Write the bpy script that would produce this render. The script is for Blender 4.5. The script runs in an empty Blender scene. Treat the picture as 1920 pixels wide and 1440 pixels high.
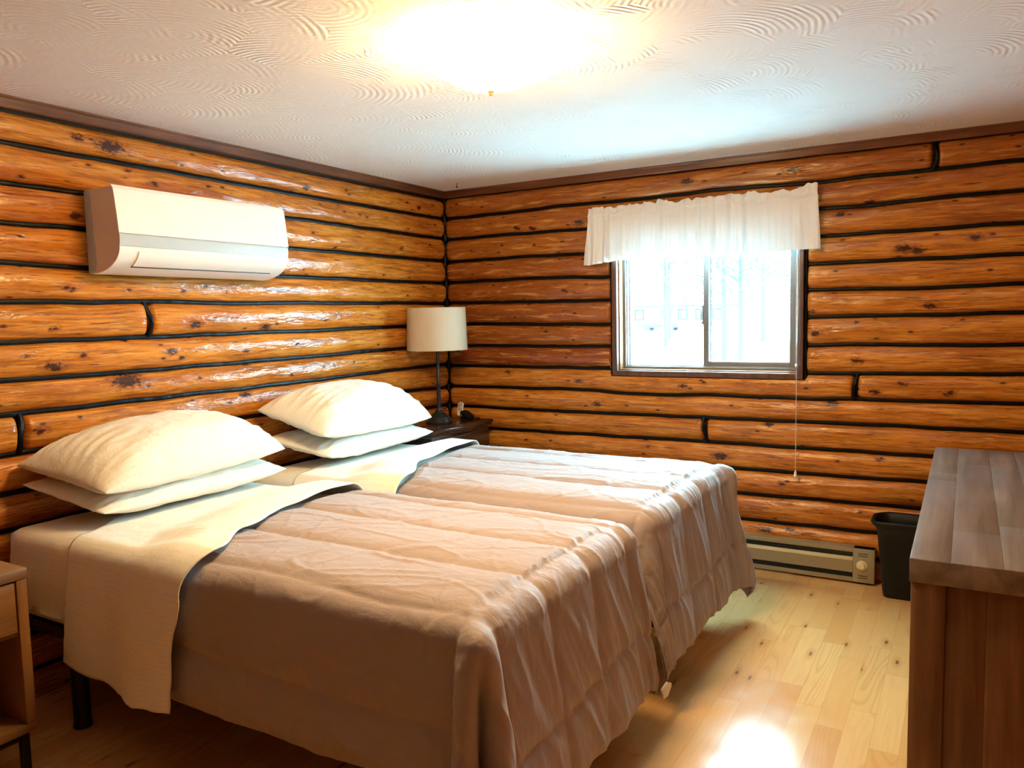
import bpy, bmesh, math, random
from mathutils import Vector, Matrix, noise as mn
PI = math.pi
random.seed(7)
col = bpy.context.scene.collection
scene = bpy.context.scene

# ------------------------------------------------------------------ helpers
def link(o, parent=None):
    col.objects.link(o)
    if parent is not None: o.parent = parent
    return o
def tag(o, label=None, cat=None, group=None, kind=None):
    if label: o['label'] = label
    if cat: o['category'] = cat
    if group: o['group'] = group
    if kind: o['kind'] = kind
    return o
def thing(name, label, cat, loc=(0, 0, 0), group=None):
    o = bpy.data.objects.new(name, None); o.location = loc; o.empty_display_size = .05
    link(o); tag(o, label, cat, group); return o
def new(name, verts, faces, mat, parent=None, smooth=True, uvs=None, attrs=None, mats=None, fmat=None):
    """verts in world space; parented under an Empty with translation only"""
    me = bpy.data.meshes.new(name)
    off = Vector((0, 0, 0))
    p = parent
    while p is not None:
        off += p.location; p = p.parent
    me.from_pydata([tuple(Vector(v) - off) for v in verts], [], faces)
    if uvs is not None:
        l = me.uv_layers.new(name='UVMap')
        vi = [0] * len(me.loops); me.loops.foreach_get('vertex_index', vi)
        buf = []
        for i in vi: buf += [uvs[i][0], uvs[i][1]]
        l.data.foreach_set('uv', buf)
    for k, vals in (attrs or {}).items():
        a = me.attributes.new(k, 'FLOAT', 'POINT'); a.data.foreach_set('value', vals)
    for m_ in (mats or [mat]): me.materials.append(m_)
    if fmat is not None: me.polygons.foreach_set('material_index', fmat)
    if smooth: me.polygons.foreach_set('use_smooth', [True] * len(me.polygons))
    me.update()
    return link(bpy.data.objects.new(name, me), parent)

class MB:
    """collects shapes into one mesh"""
    def __init__(s): s.bm = bmesh.new()
    def box(s, x0, x1, y0, y1, z0, z1, bev=0.002, seg=2):
        t = bmesh.new()
        r = bmesh.ops.create_cube(t, size=1)
        for v in t.verts:
            v.co = Vector(((x0 + x1) / 2 + v.co.x * (x1 - x0), (y0 + y1) / 2 + v.co.y * (y1 - y0), (z0 + z1) / 2 + v.co.z * (z1 - z0)))
        if bev: bmesh.ops.bevel(t, geom=t.edges[:], offset=bev, segments=seg, profile=.5, affect='EDGES')
        s._add(t); return s
    def _add(s, t):
        me = bpy.data.meshes.new('t'); t.to_mesh(me); t.free(); s.bm.from_mesh(me); bpy.data.meshes.remove(me)
    def lathe(s, c, prof, n=40, close=False):
        vs = []
        for r, z in prof:
            vs.append([s.bm.verts.new((c[0] + r * math.cos(2 * PI * k / n), c[1] + r * math.sin(2 * PI * k / n), c[2] + z)) for k in range(n)])
        for i in range(len(vs) - 1 + (1 if close else 0)):
            a, b = vs[i], vs[(i + 1) % len(vs)]
            for k in range(n): s.bm.faces.new((a[k], a[(k + 1) % n], b[(k + 1) % n], b[k]))
        if not close:
            if prof[0][0] > 1e-4: s.bm.faces.new(list(reversed(vs[0])))
            if prof[-1][0] > 1e-4: s.bm.faces.new(vs[-1])
        return s
    def tube(s, pts, r, n=10, cap=True):
        pts = [Vector(p) for p in pts]
        rs = r if isinstance(r, (list, tuple)) else [r] * len(pts)
        rings = []
        up = Vector((.123, .31, 1)).normalized()
        for i, p in enumerate(pts):
            d = (pts[min(i + 1, len(pts) - 1)] - pts[max(i - 1, 0)]).normalized()
            if abs(d.dot(up)) > .95: a = d.cross(Vector((1, 0.1, 0))).normalized()
            else: a = d.cross(up).normalized()
            b = d.cross(a)
            rings.append([s.bm.verts.new(p + (a * math.cos(2 * PI * k / n) + b * math.sin(2 * PI * k / n)) * rs[i]) for k in range(n)])
        for i in range(len(rings) - 1):
            for k in range(n): s.bm.faces.new((rings[i][k], rings[i][(k + 1) % n], rings[i + 1][(k + 1) % n], rings[i + 1][k]))
        if cap:
            s.bm.faces.new(list(reversed(rings[0]))); s.bm.faces.new(rings[-1])
        return s
    def prism(s, prof, axis, a0, a1, bev=0):
        """prof = list of 2D points in the plane normal to axis; axis 'x': (y,z), 'y': (x,z), 'z': (x,y)"""
        t = bmesh.new()
        def P(p, a):
            return {'x': (a, p[0], p[1]), 'y': (p[0], a, p[1]), 'z': (p[0], p[1], a)}[axis]
        v0 = [t.verts.new(P(p, a0)) for p in prof]; v1 = [t.verts.new(P(p, a1)) for p in prof]
        n = len(prof)
        for k in range(n): t.faces.new((v0[k], v0[(k + 1) % n], v1[(k + 1) % n], v1[k]))
        t.faces.new(list(reversed(v0))); t.faces.new(v1)
        bmesh.ops.recalc_face_normals(t, faces=t.faces[:])
        if bev:
            es = [e for e in t.edges if len(e.link_faces) == 2 and e.calc_face_angle() > .6]
            bmesh.ops.bevel(t, geom=es, offset=bev, segments=2, profile=.5, affect='EDGES')
        s._add(t); return s
    def build(s, name, mat, parent=None, smooth=True, angle=35):
        bmesh.ops.recalc_face_normals(s.bm, faces=s.bm.faces[:])
        off = Vector((0, 0, 0)); p = parent
        while p is not None: off += p.location; p = p.parent
        for v in s.bm.verts: v.co -= off
        if smooth:
            for f in s.bm.faces: f.smooth = True
            for e in s.bm.edges:
                if len(e.link_faces) == 2 and e.calc_face_angle() > math.radians(angle): e.smooth = False
        me = bpy.data.meshes.new(name); s.bm.to_mesh(me); s.bm.free(); me.materials.append(mat)
        return link(bpy.data.objects.new(name, me), parent)
def nz(x, y=0, z=0): return mn.noise(Vector((x, y, z)))
def lerp(a, b, t): return a + (b - a) * t
def sm(a, b, x):
    t = max(0, min(1, (x - a) / (b - a))); return t * t * (3 - 2 * t)
def interp(pts, a):
    if a <= pts[0][0]: return pts[0][1]
    for (x0, y0), (x1, y1) in zip(pts, pts[1:]):
        if a <= x1:
            t = (a - x0) / (x1 - x0); t = t * t * (3 - 2 * t); return y0 + (y1 - y0) * t
    return pts[-1][1]

# ------------------------------------------------------------------ materials
class N:
    def __init__(s, name):
        s.m = bpy.data.materials.new(name); s.m.use_nodes = True; s.t = s.m.node_tree; s.t.nodes.clear()
        s.out = s.n('ShaderNodeOutputMaterial'); s.b = s.n('ShaderNodeBsdfPrincipled')
        s.l(s.b.outputs[0], s.out.inputs[0])
    def n(s, typ, **k):
        x = s.t.nodes.new(typ)
        for a, v in k.items(): setattr(x, a, v)
        return x
    def l(s, a, b): s.t.links.new(a, b)
    def set(s, x, key, v):
        if hasattr(v, 'links') or isinstance(v, bpy.types.NodeSocket): s.l(v, x.inputs[key])
        else: x.inputs[key].default_value = v
    def co(s, kind='Object'): return s.n('ShaderNodeTexCoord').outputs[kind]
    def map(s, v, scale=(1, 1, 1), rot=(0, 0, 0), loc=(0, 0, 0)):
        x = s.n('ShaderNodeMapping'); s.l(v, x.inputs[0]); x.inputs['Scale'].default_value = scale
        x.inputs['Rotation'].default_value = rot; x.inputs['Location'].default_value = loc; return x.outputs[0]
    def noise(s, v, scale=5, detail=3, rough=.5, dist=0, out=0):
        x = s.n('ShaderNodeTexNoise'); s.l(v, x.inputs['Vector']); x.inputs['Scale'].default_value = scale
        x.inputs['Detail'].default_value = detail; x.inputs['Roughness'].default_value = rough; x.inputs['Distortion'].default_value = dist
        return x.outputs[out]
    def vor(s, v, scale=5, rnd=1, out='Distance', feature='F1', dims='3D'):
        x = s.n('ShaderNodeTexVoronoi', feature=feature, voronoi_dimensions=dims); s.l(v, x.inputs['Vector'])
        x.inputs['Scale'].default_value = scale; x.inputs['Randomness'].default_value = rnd
        return x if out is None else x.outputs[out]
    def ramp(s, f, stops, interp='LINEAR'):
        x = s.n('ShaderNodeValToRGB'); s.l(f, x.inputs[0]); r = x.color_ramp; r.interpolation = interp
        while len(r.elements) > 1: r.elements.remove(r.elements[-1])
        for i, (p, c) in enumerate(stops):
            e = r.elements[0] if i == 0 else r.elements.new(p)
            e.position = p; c = c if isinstance(c, (tuple, list)) else (c, c, c); e.color = (c[0], c[1], c[2], 1)
        return x.outputs[0]
    def math(s, op, a, b=None, c=None, clamp=False):
        x = s.n('ShaderNodeMath', operation=op, use_clamp=clamp); s.set(x, 0, a)
        if b is not None: s.set(x, 1, b)
        if c is not None: s.set(x, 2, c)
        return x.outputs[0]
    def vmath(s, op, a, b=None):
        x = s.n('ShaderNodeVectorMath', operation=op); s.set(x, 0, a)
        if b is not None: s.set(x, 1, b)
        return x.outputs['Value' if op in ('LENGTH', 'DOT_PRODUCT', 'DISTANCE') else 0]
    def mix(s, f, a, b, mode='MIX'):
        x = s.n('ShaderNodeMix', data_type='RGBA', blend_type=mode)
        s.set(x, 0, f); 
        for i, v in ((6, a), (7, b)):
            if isinstance(v, (tuple, list)): x.inputs[i].default_value = (v[0], v[1], v[2], 1)
            else: s.l(v, x.inputs[i])
        return x.outputs[2]
    def bump(s, h, strength=.3, dist=.01, prev=None):
        x = s.n('ShaderNodeBump'); s.l(h, x.inputs['Height']); x.inputs['Strength'].default_value = strength; x.inputs['Distance'].default_value = dist
        if prev is not None: s.l(prev, x.inputs['Normal'])
        return x.outputs[0]
    def attr(s, name, out='Fac'):
        x = s.n('ShaderNodeAttribute', attribute_name=name); return x.outputs[out]
    def fin(s, color=None, rough=.5, normal=None, metal=0, spec=.5, **k):
        b = s.b
        if color is not None:
            if isinstance(color, (tuple, list)): b.inputs['Base Color'].default_value = (*color[:3], 1)
            else: s.l(color, b.inputs['Base Color'])
        s.set(b, 'Roughness', rough); b.inputs['Metallic'].default_value = metal
        b.inputs['Specular IOR Level'].default_value = spec
        if normal is not None: s.l(normal, b.inputs['Normal'])
        for a, v in k.items(): s.set(b, a.replace('_', ' '), v)
        return s.m

def log_material():
    n = N('varnished_log')
    uv = n.co('UV')
    wob = n.noise(n.map(uv, (2.2, 9, 1)), 1, 2, .5, out=1)
    uvd = n.vmath('ADD', uv, n.vmath('MULTIPLY', n.vmath('SUBTRACT', wob, (.5, .5, .5)), (.03, .02, 0)))
    big = n.noise(n.map(uvd, (1.1, 9, 1)), 1.4, 4, .55)
    basec = n.ramp(big, [(.28, (.46, .135, .010)), (.5, (.66, .215, .020)), (.72, (.80, .335, .05))])
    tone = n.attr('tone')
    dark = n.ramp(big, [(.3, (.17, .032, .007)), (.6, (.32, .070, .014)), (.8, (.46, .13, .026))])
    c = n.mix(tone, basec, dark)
    grain = n.noise(n.map(uvd, (5.5, 105, 1)), 1, 5, .66, .5)
    g = n.ramp(grain, [(.47, 0), (.62, 1)])
    fadd = n.noise(n.map(uv, (2.5, 12, 1), loc=(7, 3, 0)), 1, 2, .5)
    fad = n.ramp(fadd, [(.36, .15), (.60, 1)])
    c = n.mix(n.math('MULTIPLY', n.math('MULTIPLY', g, fad), .8), c, (.17, .042, .008))
    med = n.noise(n.map(uvd, (3.2, 46, 1), loc=(5, 1, 0)), 1, 4, .6, .8)
    c = n.mix(n.math('MULTIPLY', n.ramp(med, [(.52, 0), (.62, 1)]), .62), c, (.27, .065, .010))
    pale = n.noise(n.map(uvd, (4, 38, 1), loc=(15, 8, 0)), 1, 3, .6, .6)
    c = n.mix(n.math('MULTIPLY', n.ramp(pale, [(.54, 0), (.66, 1)]), .45), c, (.86, .42, .09))
    # small check cracks
    crk = n.noise(n.map(uvd, (9, 120, 1), loc=(3, 9, 0)), 1, 2, .5)
    ck = n.ramp(crk, [(.655, 0), (.69, 1)])
    c = n.mix(n.math('MULTIPLY', ck, .85), c, (.06, .018, .008))
    # small knots everywhere
    v = n.vor(n.map(uvd, (4.6, 8.5, 1)), 1, 1, None, dims='2D')
    vd = v.outputs['Distance']; sep = n.n('ShaderNodeSeparateColor'); n.l(v.outputs['Color'], sep.inputs[0])
    gate = n.math('GREATER_THAN', sep.outputs[0], .66)
    kn = n.math('MULTIPLY', n.ramp(vd, [(.035, 1), (.085, 0)]), gate)
    halo = n.math('MULTIPLY', n.ramp(vd, [(.06, 1), (.22, 0)]), gate)
    c = n.mix(n.math('MULTIPLY', halo, .35), c, (.40, .12, .02))
    c = n.mix(n.math('MULTIPLY', kn, .9), c, (.05, .014, .006))
    # traced large knots
    ka = n.attr('knot')
    kn2n = n.noise(n.map(uv, (40, 60, 1)), 1, 3, .6)
    kk = n.math('ADD', ka, n.math('MULTIPLY', n.math('SUBTRACT', kn2n, .55), 1.7))
    kk = n.math('MULTIPLY', kk, n.math('GREATER_THAN', ka, .02))
    c = n.mix(n.ramp(kk, [(.12, 0), (.5, .75)]), c, (.26, .07, .014))
    c = n.mix(n.ramp(kk, [(.48, 0), (.68, .95)]), c, (.045, .014, .008))
    # bump: hewn facets and grain
    fac = n.noise(n.map(uv, (9, 26, 1), loc=(1, 5, 0)), 1, 3, .6)
    b1 = n.bump(fac, .55, .012)
    b2 = n.bump(grain, .22, .003, b1)
    b3 = n.bump(n.math('ADD', kk, n.math('MULTIPLY', kn, -1)), .25, .004, b2)
    rg = n.ramp(n.noise(n.map(uv, (14, 50, 1)), 1, 3, .6), [(.35, .13), (.7, .30)])
    return n.fin(c, rg, b3, spec=.42)
def plain(name, color, rough=.5, bump=0, bscale=200, metal=0, spec=.5, var=.0, vscale=8, **k):
    n = N(name); o = n.co('Object')
    c = color
    if var:
        f = n.noise(o, vscale, 4, .6)
        c = n.mix(n.ramp(f, [(.3, 0), (.7, 1)]), tuple(x * (1 - var) for x in color), tuple(min(1, x * (1 + var * .6)) for x in color))
    nm = n.bump(n.noise(o, bscale, 3, .6), bump, .002) if bump else None
    return n.fin(c, rough, nm, metal=metal, spec=spec, **k)
def wood(name, c0, c1, c2, axis=0, rough=.4, gs=1.0, spec=.5, board=0, knots=True, bump=.12):
    """furniture wood, grain along axis"""
    n = N(name); o = n.co('Object')
    st = [24 * gs] * 3; st[axis] = 1.6 * gs
    d = n.vmath('ADD', o, n.vmath('MULTIPLY', n.vmath('SUBTRACT', n.noise(n.map(o, tuple(x * .2 for x in st)), 1, 2, .5, out=1), (.5, .5, .5)), (.05, .05, .05)))
    f = n.noise(n.map(d, tuple(st)), 1, 5, .62, .3)
    c = n.ramp(f, [(.3, c0), (.5, c1), (.7, c2)])
    fine = [130 * gs] * 3; fine[axis] = 4 * gs
    f2 = n.noise(n.map(o, tuple(fine)), 1, 3, .6)
    c = n.mix(n.math('MULTIPLY', n.ramp(f2, [(.5, 0), (.75, 1)]), .35), c, tuple(x * .45 for x in c0))
    cl = n.noise(n.map(o, (3, 3, 3)), 1, 3, .5)
    c = n.mix(n.ramp(cl, [(.35, .35), (.65, 0)]), c, tuple(x * .7 for x in c0))
    return n.fin(c, rough, n.bump(f2, bump, .002), spec=spec)

def floor_material():
    n = N('pine_laminate_floor'); o = n.co('Object')
    sx = n.n('ShaderNodeSeparateXYZ'); n.l(o, sx.inputs[0])
    W, L = .0905, .62
    ix = n.math('FLOOR', n.math('DIVIDE', n.math('ADD', sx.outputs[0], .032), W))
    fx = n.math('FRACT', n.math('DIVIDE', n.math('ADD', sx.outputs[0], .032), W))
    wn = n.n('ShaderNodeTexWhiteNoise', noise_dimensions='1D'); n.l(ix, wn.inputs['W'])
    yy = n.math('ADD', n.math('DIVIDE', sx.outputs[1], L), n.math('MULTIPLY', wn.outputs[0], 7))
    iy = n.math('FLOOR', yy); fy = n.math('FRACT', yy)
    cv = n.n('ShaderNodeCombineXYZ'); n.l(ix, cv.inputs[0]); n.l(iy, cv.inputs[1])
    w2 = n.n('ShaderNodeTexWhiteNoise', noise_dimensions='2D'); n.l(cv.outputs[0], w2.inputs['Vector'])
    r = w2.outputs[0]
    offs = n.vmath('MULTIPLY', w2.outputs[1], (13, 13, 13))
    p = n.vmath('ADD', o, offs)
    wv = n.noise(n.map(p, (8, .9, 1)), 1, 1, .4, .3)
    rings = n.math('SINE', n.math('MULTIPLY', wv, 95))
    ringc = n.ramp(rings, [(.2, 0), (1, 1)])
    c = n.ramp(r, [(0, (.74, .42, .155)), (.4, (.79, .475, .19)), (.7, (.69, .36, .12)), (1, (.76, .43, .165))])
    ramt = n.ramp(n.math('FRACT', n.math('MULTIPLY', r, 17.3)), [(0, .05), (.66, .12), (.80, .5)])
    c = n.mix(n.math('MULTIPLY', ringc, ramt), c, (.60, .30, .10))
    gr = n.noise(n.map(p, (90, 5, 1)), 1, 3, .6)
    c = n.mix(n.math('MULTIPLY', n.ramp(gr, [(.45, 0), (.75, 1)]), .28), c, (.62, .36, .14))
    v = n.vor(n.map(p, (9, 2.6, 1)), 1, 1, None, dims='2D'); sc = n.n('ShaderNodeSeparateColor'); n.l(v.outputs['Color'], sc.inputs[0])
    gate = n.math('GREATER_THAN', sc.outputs[1], .60)
    dd = v.outputs['Distance']
    c = n.mix(n.math('MULTIPLY', n.math('MULTIPLY', n.ramp(dd, [(.08, 1), (.22, 0)]), gate), .5), c, (.52, .25, .08))
    c = n.mix(n.math('MULTIPLY', n.math('MULTIPLY', n.ramp(n.math('ADD', dd, n.math('MULTIPLY', n.noise(p, 60, 2, .5), .05)), [(.055, 1), (.095, 0)]), gate), .85), c, (.16, .06, .02))
    ex = n.math('GREATER_THAN', n.math('ABSOLUTE', n.math('SUBTRACT', fx, .5)), .488)
    ey = n.math('GREATER_THAN', n.math('ABSOLUTE', n.math('SUBTRACT', fy, .5)), .4975)
    e = n.math('MAXIMUM', ex, ey)
    c = n.mix(n.math('MULTIPLY', e, .45), c, (.45, .25, .10))
    rg = n.ramp(n.noise(o, 6, 4, .6), [(.3, .15), (.7, .24)])
    return n.fin(c, rg, n.bump(gr, .03, .001), spec=.65, Coat_Weight=.35, Coat_Roughness=.1)

def ceiling_material():
    n = N('swirled_plaster'); o = n.co('Object')
    def fans(scale, off, loc, freq):
        p = n.map(o, (1, 1, 1), (0, 0, .6), loc)
        v = n.vor(p, scale, .75, None, dims='2D')
        # ring distance from a point beside each cell centre
        q = n.vmath('SUBTRACT', p, n.vmath('ADD', v.outputs['Position'], off))
        q2 = n.n('ShaderNodeVectorMath', operation='MULTIPLY'); n.l(q, q2.inputs[0]); q2.inputs[1].default_value = (1, 1, 0)
        L = n.vmath('LENGTH', q2.outputs[0])
        L = n.math('ADD', L, n.math('MULTIPLY', n.noise(p, 9, 2, .5), .012))
        s_ = n.math('SINE', n.math('MULTIPLY', L, freq))
        fade = n.ramp(n.noise(n.map(o, (1, 1, 1), loc=(loc[0] * 3, 2, 0)), 4.5, 3, .6), [(.46, 0.04), (.68, 1)])
        step = n.math('MULTIPLY', L, 2.2)
        return n.math('ADD', n.math('MULTIPLY', n.math('MULTIPLY', s_, .5), fade), step)
    h = n.math('ADD', fans(3.0, (-.20, -.02, 0), (0, 0, 0), 300), n.math('MULTIPLY', fans(2.3, (-.10, -.16, 0), (4, 7, 0), 240), .6))
    h = n.math('ADD', h, n.math('MULTIPLY', n.noise(o, 22, 4, .6), .6))
    return n.fin((.90, .835, .79), .75, n.bump(h, .75, .004), spec=.2)

def fabric(name, color, stripe=0, rough=.9, wr=.25, wscale=14, aniso=(1, 1, 1), sheen=.2, sub=0, axis=1, dark=.04):
    n = N(name); o = n.co('Object')
    c = color
    if stripe:
        sx = n.n('ShaderNodeSeparateXYZ'); n.l(n.co('UV'), sx.inputs[0])
        f = n.math('SINE', n.math('MULTIPLY', sx.outputs[axis], 2 * PI / stripe))
        f = n.ramp(f, [(.45, 0), (.55, 1)])
        c = n.mix(f, color, tuple(x * (1 - dark) for x in color))
    w = n.noise(n.map(o, aniso), wscale, 4, .55, .4)
    w2 = n.noise(o, 450, 2, .5)
    b = n.bump(w, wr, .02); b = n.bump(w2, .12, .001, b)
    k = dict(Sheen_Weight=sheen, Sheen_Roughness=.5)
    return n.fin(c, rough, b, spec=.2, **k)

M = {}
M['log'] = log_material()
M['chink'] = plain('black_chinking', (.003, .003, .0035), .38, .9, 45, spec=.16)
M['backing'] = plain('dark_backing', (.01, .009, .009), .7)
M['ceiling'] = ceiling_material()
M['floor'] = floor_material()
M['trim'] = wood('stained_trim_wood', (.10, .030, .012), (.19, .065, .025), (.27, .10, .04), 1, .35)
M['trimx'] = wood('stained_trim_wood_x', (.10, .030, .012), (.19, .065, .025), (.27, .10, .04), 0, .35)
M['casing'] = wood('window_casing_wood', (.07, .028, .018), (.13, .05, .03), (.20, .08, .045), 2, .4)
M['jamb'] = wood('window_jamb_wood', (.15, .05, .012), (.22, .08, .02), (.28, .11, .03), 2, .4)
M['vinyl'] = plain('taupe_vinyl', (.20, .18, .175), .4)
M['vinyl_dark'] = plain('dark_vinyl_groove', (.08, .08, .09), .5)
M['sheet'] = fabric('white_sheet', (.86, .82, .74), .018, .85, .25, 10)
M['pillow'] = fabric('white_pillowcase', (.86, .82, .74), .020, .85, .45, 9, dark=.05, axis=0)
M['duvet'] = fabric('taupe_duvet_fabric', (.355, .28, .275), 0, .62, .35, 11, (1, 1.6, 1), .25)
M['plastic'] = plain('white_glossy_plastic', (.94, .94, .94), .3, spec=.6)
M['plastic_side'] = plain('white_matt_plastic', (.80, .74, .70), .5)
M['plastic_grey'] = plain('pale_grey_plastic', (.50, .54, .56), .35)
M['black_slot'] = plain('black_slot', (.02, .02, .025), .5)
M['black_metal'] = plain('black_painted_metal', (.006, .006, .008), .4, spec=.4)
M['lamp_metal'] = plain('dark_bronze_metal', (.035, .035, .038), .32, metal=.6)
M['heater'] = plain('tan_enamel_metal', (.36, .31, .20), .38, metal=.25, spec=.5)
M['heater_dark'] = plain('heater_fins', (.02, .028, .03), .4)
M['knob'] = plain('cream_knob_plastic', (.80, .68, .45), .35)
M['bin'] = plain('black_bin_plastic', (.003, .003, .0034), .45, .1, 300, spec=.3)
M['dark_ns'] = wood('dark_cherry_wood', (.022, .010, .007), (.045, .018, .011), (.075, .03, .018), 1, .22, spec=.6)
M['oak'] = wood('honey_wood', (.17, .075, .024), (.25, .115, .038), (.33, .16, .058), 1, .38)
M['oak_z'] = wood('honey_wood_upright', (.17, .075, .024), (.25, .115, .038), (.33, .16, .058), 2, .38)
M['dresser_top'] = wood('weathered_brown_top', (.12, .085, .070), (.21, .155, .13), (.32, .255, .225), 1, .36, .7, spec=.6)
M['dresser'] = wood('brown_stained_wood', (.11, .052, .025), (.20, .10, .05), (.33, .18, .09), 2, .5, .8, spec=.3)
M['paper'] = plain('crumpled_paper', (.80, .76, .72), .7)

# ------------------------------------------------------------------ log walls
B = [[(0.022, 2.310), (3.6, 2.312)],
 [(0.016, 2.164), (0.539, 2.168), (0.995, 2.176), (1.43, 2.169), (2.005, 2.176), (2.503, 2.163), (2.748, 2.17), (3.053, 2.169), (3.421, 2.173)],
 [(0.016, 2.023), (0.556, 2.022), (1.131, 2.017), (2.485, 2.019), (2.751, 2.017), (3.109, 2.029), (3.426, 2.029)],
 [(0.01, 1.865), (0.594, 1.869), (1.103, 1.862), (2.493, 1.872), (3.43, 1.873)],
 [(0.019, 1.722), (0.693, 1.723), (1.255, 1.711), (2.431, 1.724), (2.91, 1.726), (3.435, 1.723)],
 [(0.014, 1.578), (0.689, 1.57), (1.253, 1.564), (2.435, 1.587), (3.035, 1.577), (3.439, 1.58)],
 [(0.014, 1.43), (0.204, 1.428), (1.252, 1.413), (2.428, 1.438), (2.987, 1.436), (3.443, 1.44)],
 [(0.018, 1.279), (1.261, 1.275), (2.427, 1.283), (3.448, 1.282)],
 [(0.013, 1.137), (1.259, 1.135), (2.423, 1.125), (2.994, 1.132), (3.452, 1.138)],
 [(0.022, 0.992), (1.033, 0.994), (1.514, 0.976), (1.907, 0.986), (2.387, 0.983), (2.741, 0.988), (3.456, 0.992)],
 [(0.04, 0.851), (0.934, 0.847), (1.907, 0.85), (2.744, 0.853), (3.46, 0.851)],
 [(0.035, 0.7), (0.351, 0.703), (1.218, 0.704), (1.907, 0.706), (2.614, 0.703), (3.035, 0.703)],
 [(0, .556), (1.907, 0.56), (2.748, 0.559), (3.013, 0.565)],
 [(0, .41), (1.939, 0.414), (2.991, 0.421)],
 [(0, .26), (1.972, 0.259), (2.812, 0.262)],
 [(0, .115), (2.809, 0.119)],
 [(0, -.03), (3, -.03)]]
Lf = [[(-2.907, 2.301), (-0.016, 2.297)],
 [(-2.916, 2.178), (-2.305, 2.174), (-1.037, 2.166), (-0.054, 2.167)],
 [(-2.927, 2.025), (-2.593, 2.024), (-1.49, 2.034), (-0.016, 2.03)],
 [(-2.938, 1.873), (-2.592, 1.876), (-1.485, 1.872), (-0.024, 1.874)],
 [(-2.949, 1.721), (-2.58, 1.714), (-1.596, 1.716), (-0.032, 1.72)],
 [(-2.96, 1.57), (-2.354, 1.576), (-1.98, 1.573), (-0.019, 1.578)],
 [(-2.972, 1.415), (-2.375, 1.418), (-1.723, 1.419), (-0.471, 1.425), (-0.014, 1.427)],
 [(-2.982, 1.27), (-2.453, 1.267), (-1.733, 1.271), (-0.473, 1.281), (-0.021, 1.279)],
 [(-2.992, 1.135), (-2.436, 1.137), (-1.759, 1.136), (-0.131, 1.149)],
 [(-3.003, 0.981), (-1.938, 0.988), (-0.555, 0.998), (-0.003, 0.984)],
 [(-3.014, 0.833), (-0.361, 0.859)],
 [(-3.025, 0.688), (-0.017, 0.693)],
 [(-3, .545), (0, .55)], [(-3, .40), (0, .40)], [(-3, .255), (0, .26)], [(-3, .11), (0, .115)], [(-3, -.03), (0, -.03)]]
KB = [(0.621, 2.056, 0.05), (0.734, 2.047, 0.05), (1.069, 2.059, 0.07), (0.26, 1.931, 0.03), (0.747, 1.936, 0.03), (1.77, 2.24, 0.08), (2.366, 2.24, 0.07), (2.747, 2.028, 0.06), (2.605, 1.979, 0.05), (2.914, 1.78, 0.09), (2.975, 1.766, 0.07), (3.231, 1.815, 0.06), (3.041, 1.482, 0.06), (2.462, 1.464, 0.04), (2.491, 1.347, 0.06), (2.692, 1.403, 0.03), (2.7, 1.2, 0.06), (2.915, 1.079, 0.05), (3.135, 1.039, 0.05), (2.789, 1.034, 0.06), (2.578, 0.963, 0.07), (1.182, 0.91, 0.06), (1.053, 1.054, 0.05), (0.528, 1.1, 0.05), (1.496, 0.702, 0.05), (1.966, 0.63, 0.09), (2.821, 0.671, 0.04), (2.318, 0.493, 0.04), (1.741, 1.037, 0.05), (1.871, 1.06, 0.03), (2.24, 0.828, 0.05), (0.691, 1.552, 0.03), (0.968, 1.633, 0.05), (1.032, 1.621, 0.03), (0.827, 1.375, 0.04), (1.334, 1.489, 0.03), (2.361, 0.232, 0.05), (2.235, 0.22, 0.08), (0.315, 1.613, 0.02)]
KL = [(-2.498, 2.23, 0.12), (-2.636, 2.242, 0.06), (-2.301, 2.1, 0.04), (-2.007, 2.127, 0.03), (-2.419, 2.141, 0.03), (-1.362, 2.206, 0.05), (-2.669, 1.922, 0.06), (-1.141, 1.895, 0.03), (-0.937, 2.101, 0.03), (-0.468, 2.227, 0.03), (-0.338, 2.207, 0.04), (-0.539, 1.924, 0.04), (-2.721, 1.628, 0.04), (-2.701, 1.622, 0.03), (-2.788, 1.465, 0.04), (-2.125, 1.47, 0.07), (-1.686, 1.448, 0.07), (-2.799, 1.312, 0.08), (-2.676, 1.352, 0.04), (-2.262, 1.348, 0.06), (-2.208, 1.315, 0.04), (-2.482, 1.23, 0.14), (-2.902, 1.362, 0.03), (-1.833, 1.329, 0.04), (-2.869, 1.064, 0.06), (-2.475, 1.407, 0.03), (-2.173, 1.625, 0.03), (-1.401, 1.759, 0.02), (-1.93, 1.627, 0.02), (-1.841, 1.106, 0.07), (-1.253, 1.478, 0.03), (-2.705, 1.097, 0.02), (-1.821, 1.263, 0.05), (-1.203, 1.221, 0.03), (-2.868, 2.055, 0.03)]
XR, YF, H = 3.66, -7.2, 2.35
WX0, WX1, WZ0, WZ1 = 1.290, 2.425, 1.092, 1.985      # window opening

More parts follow.
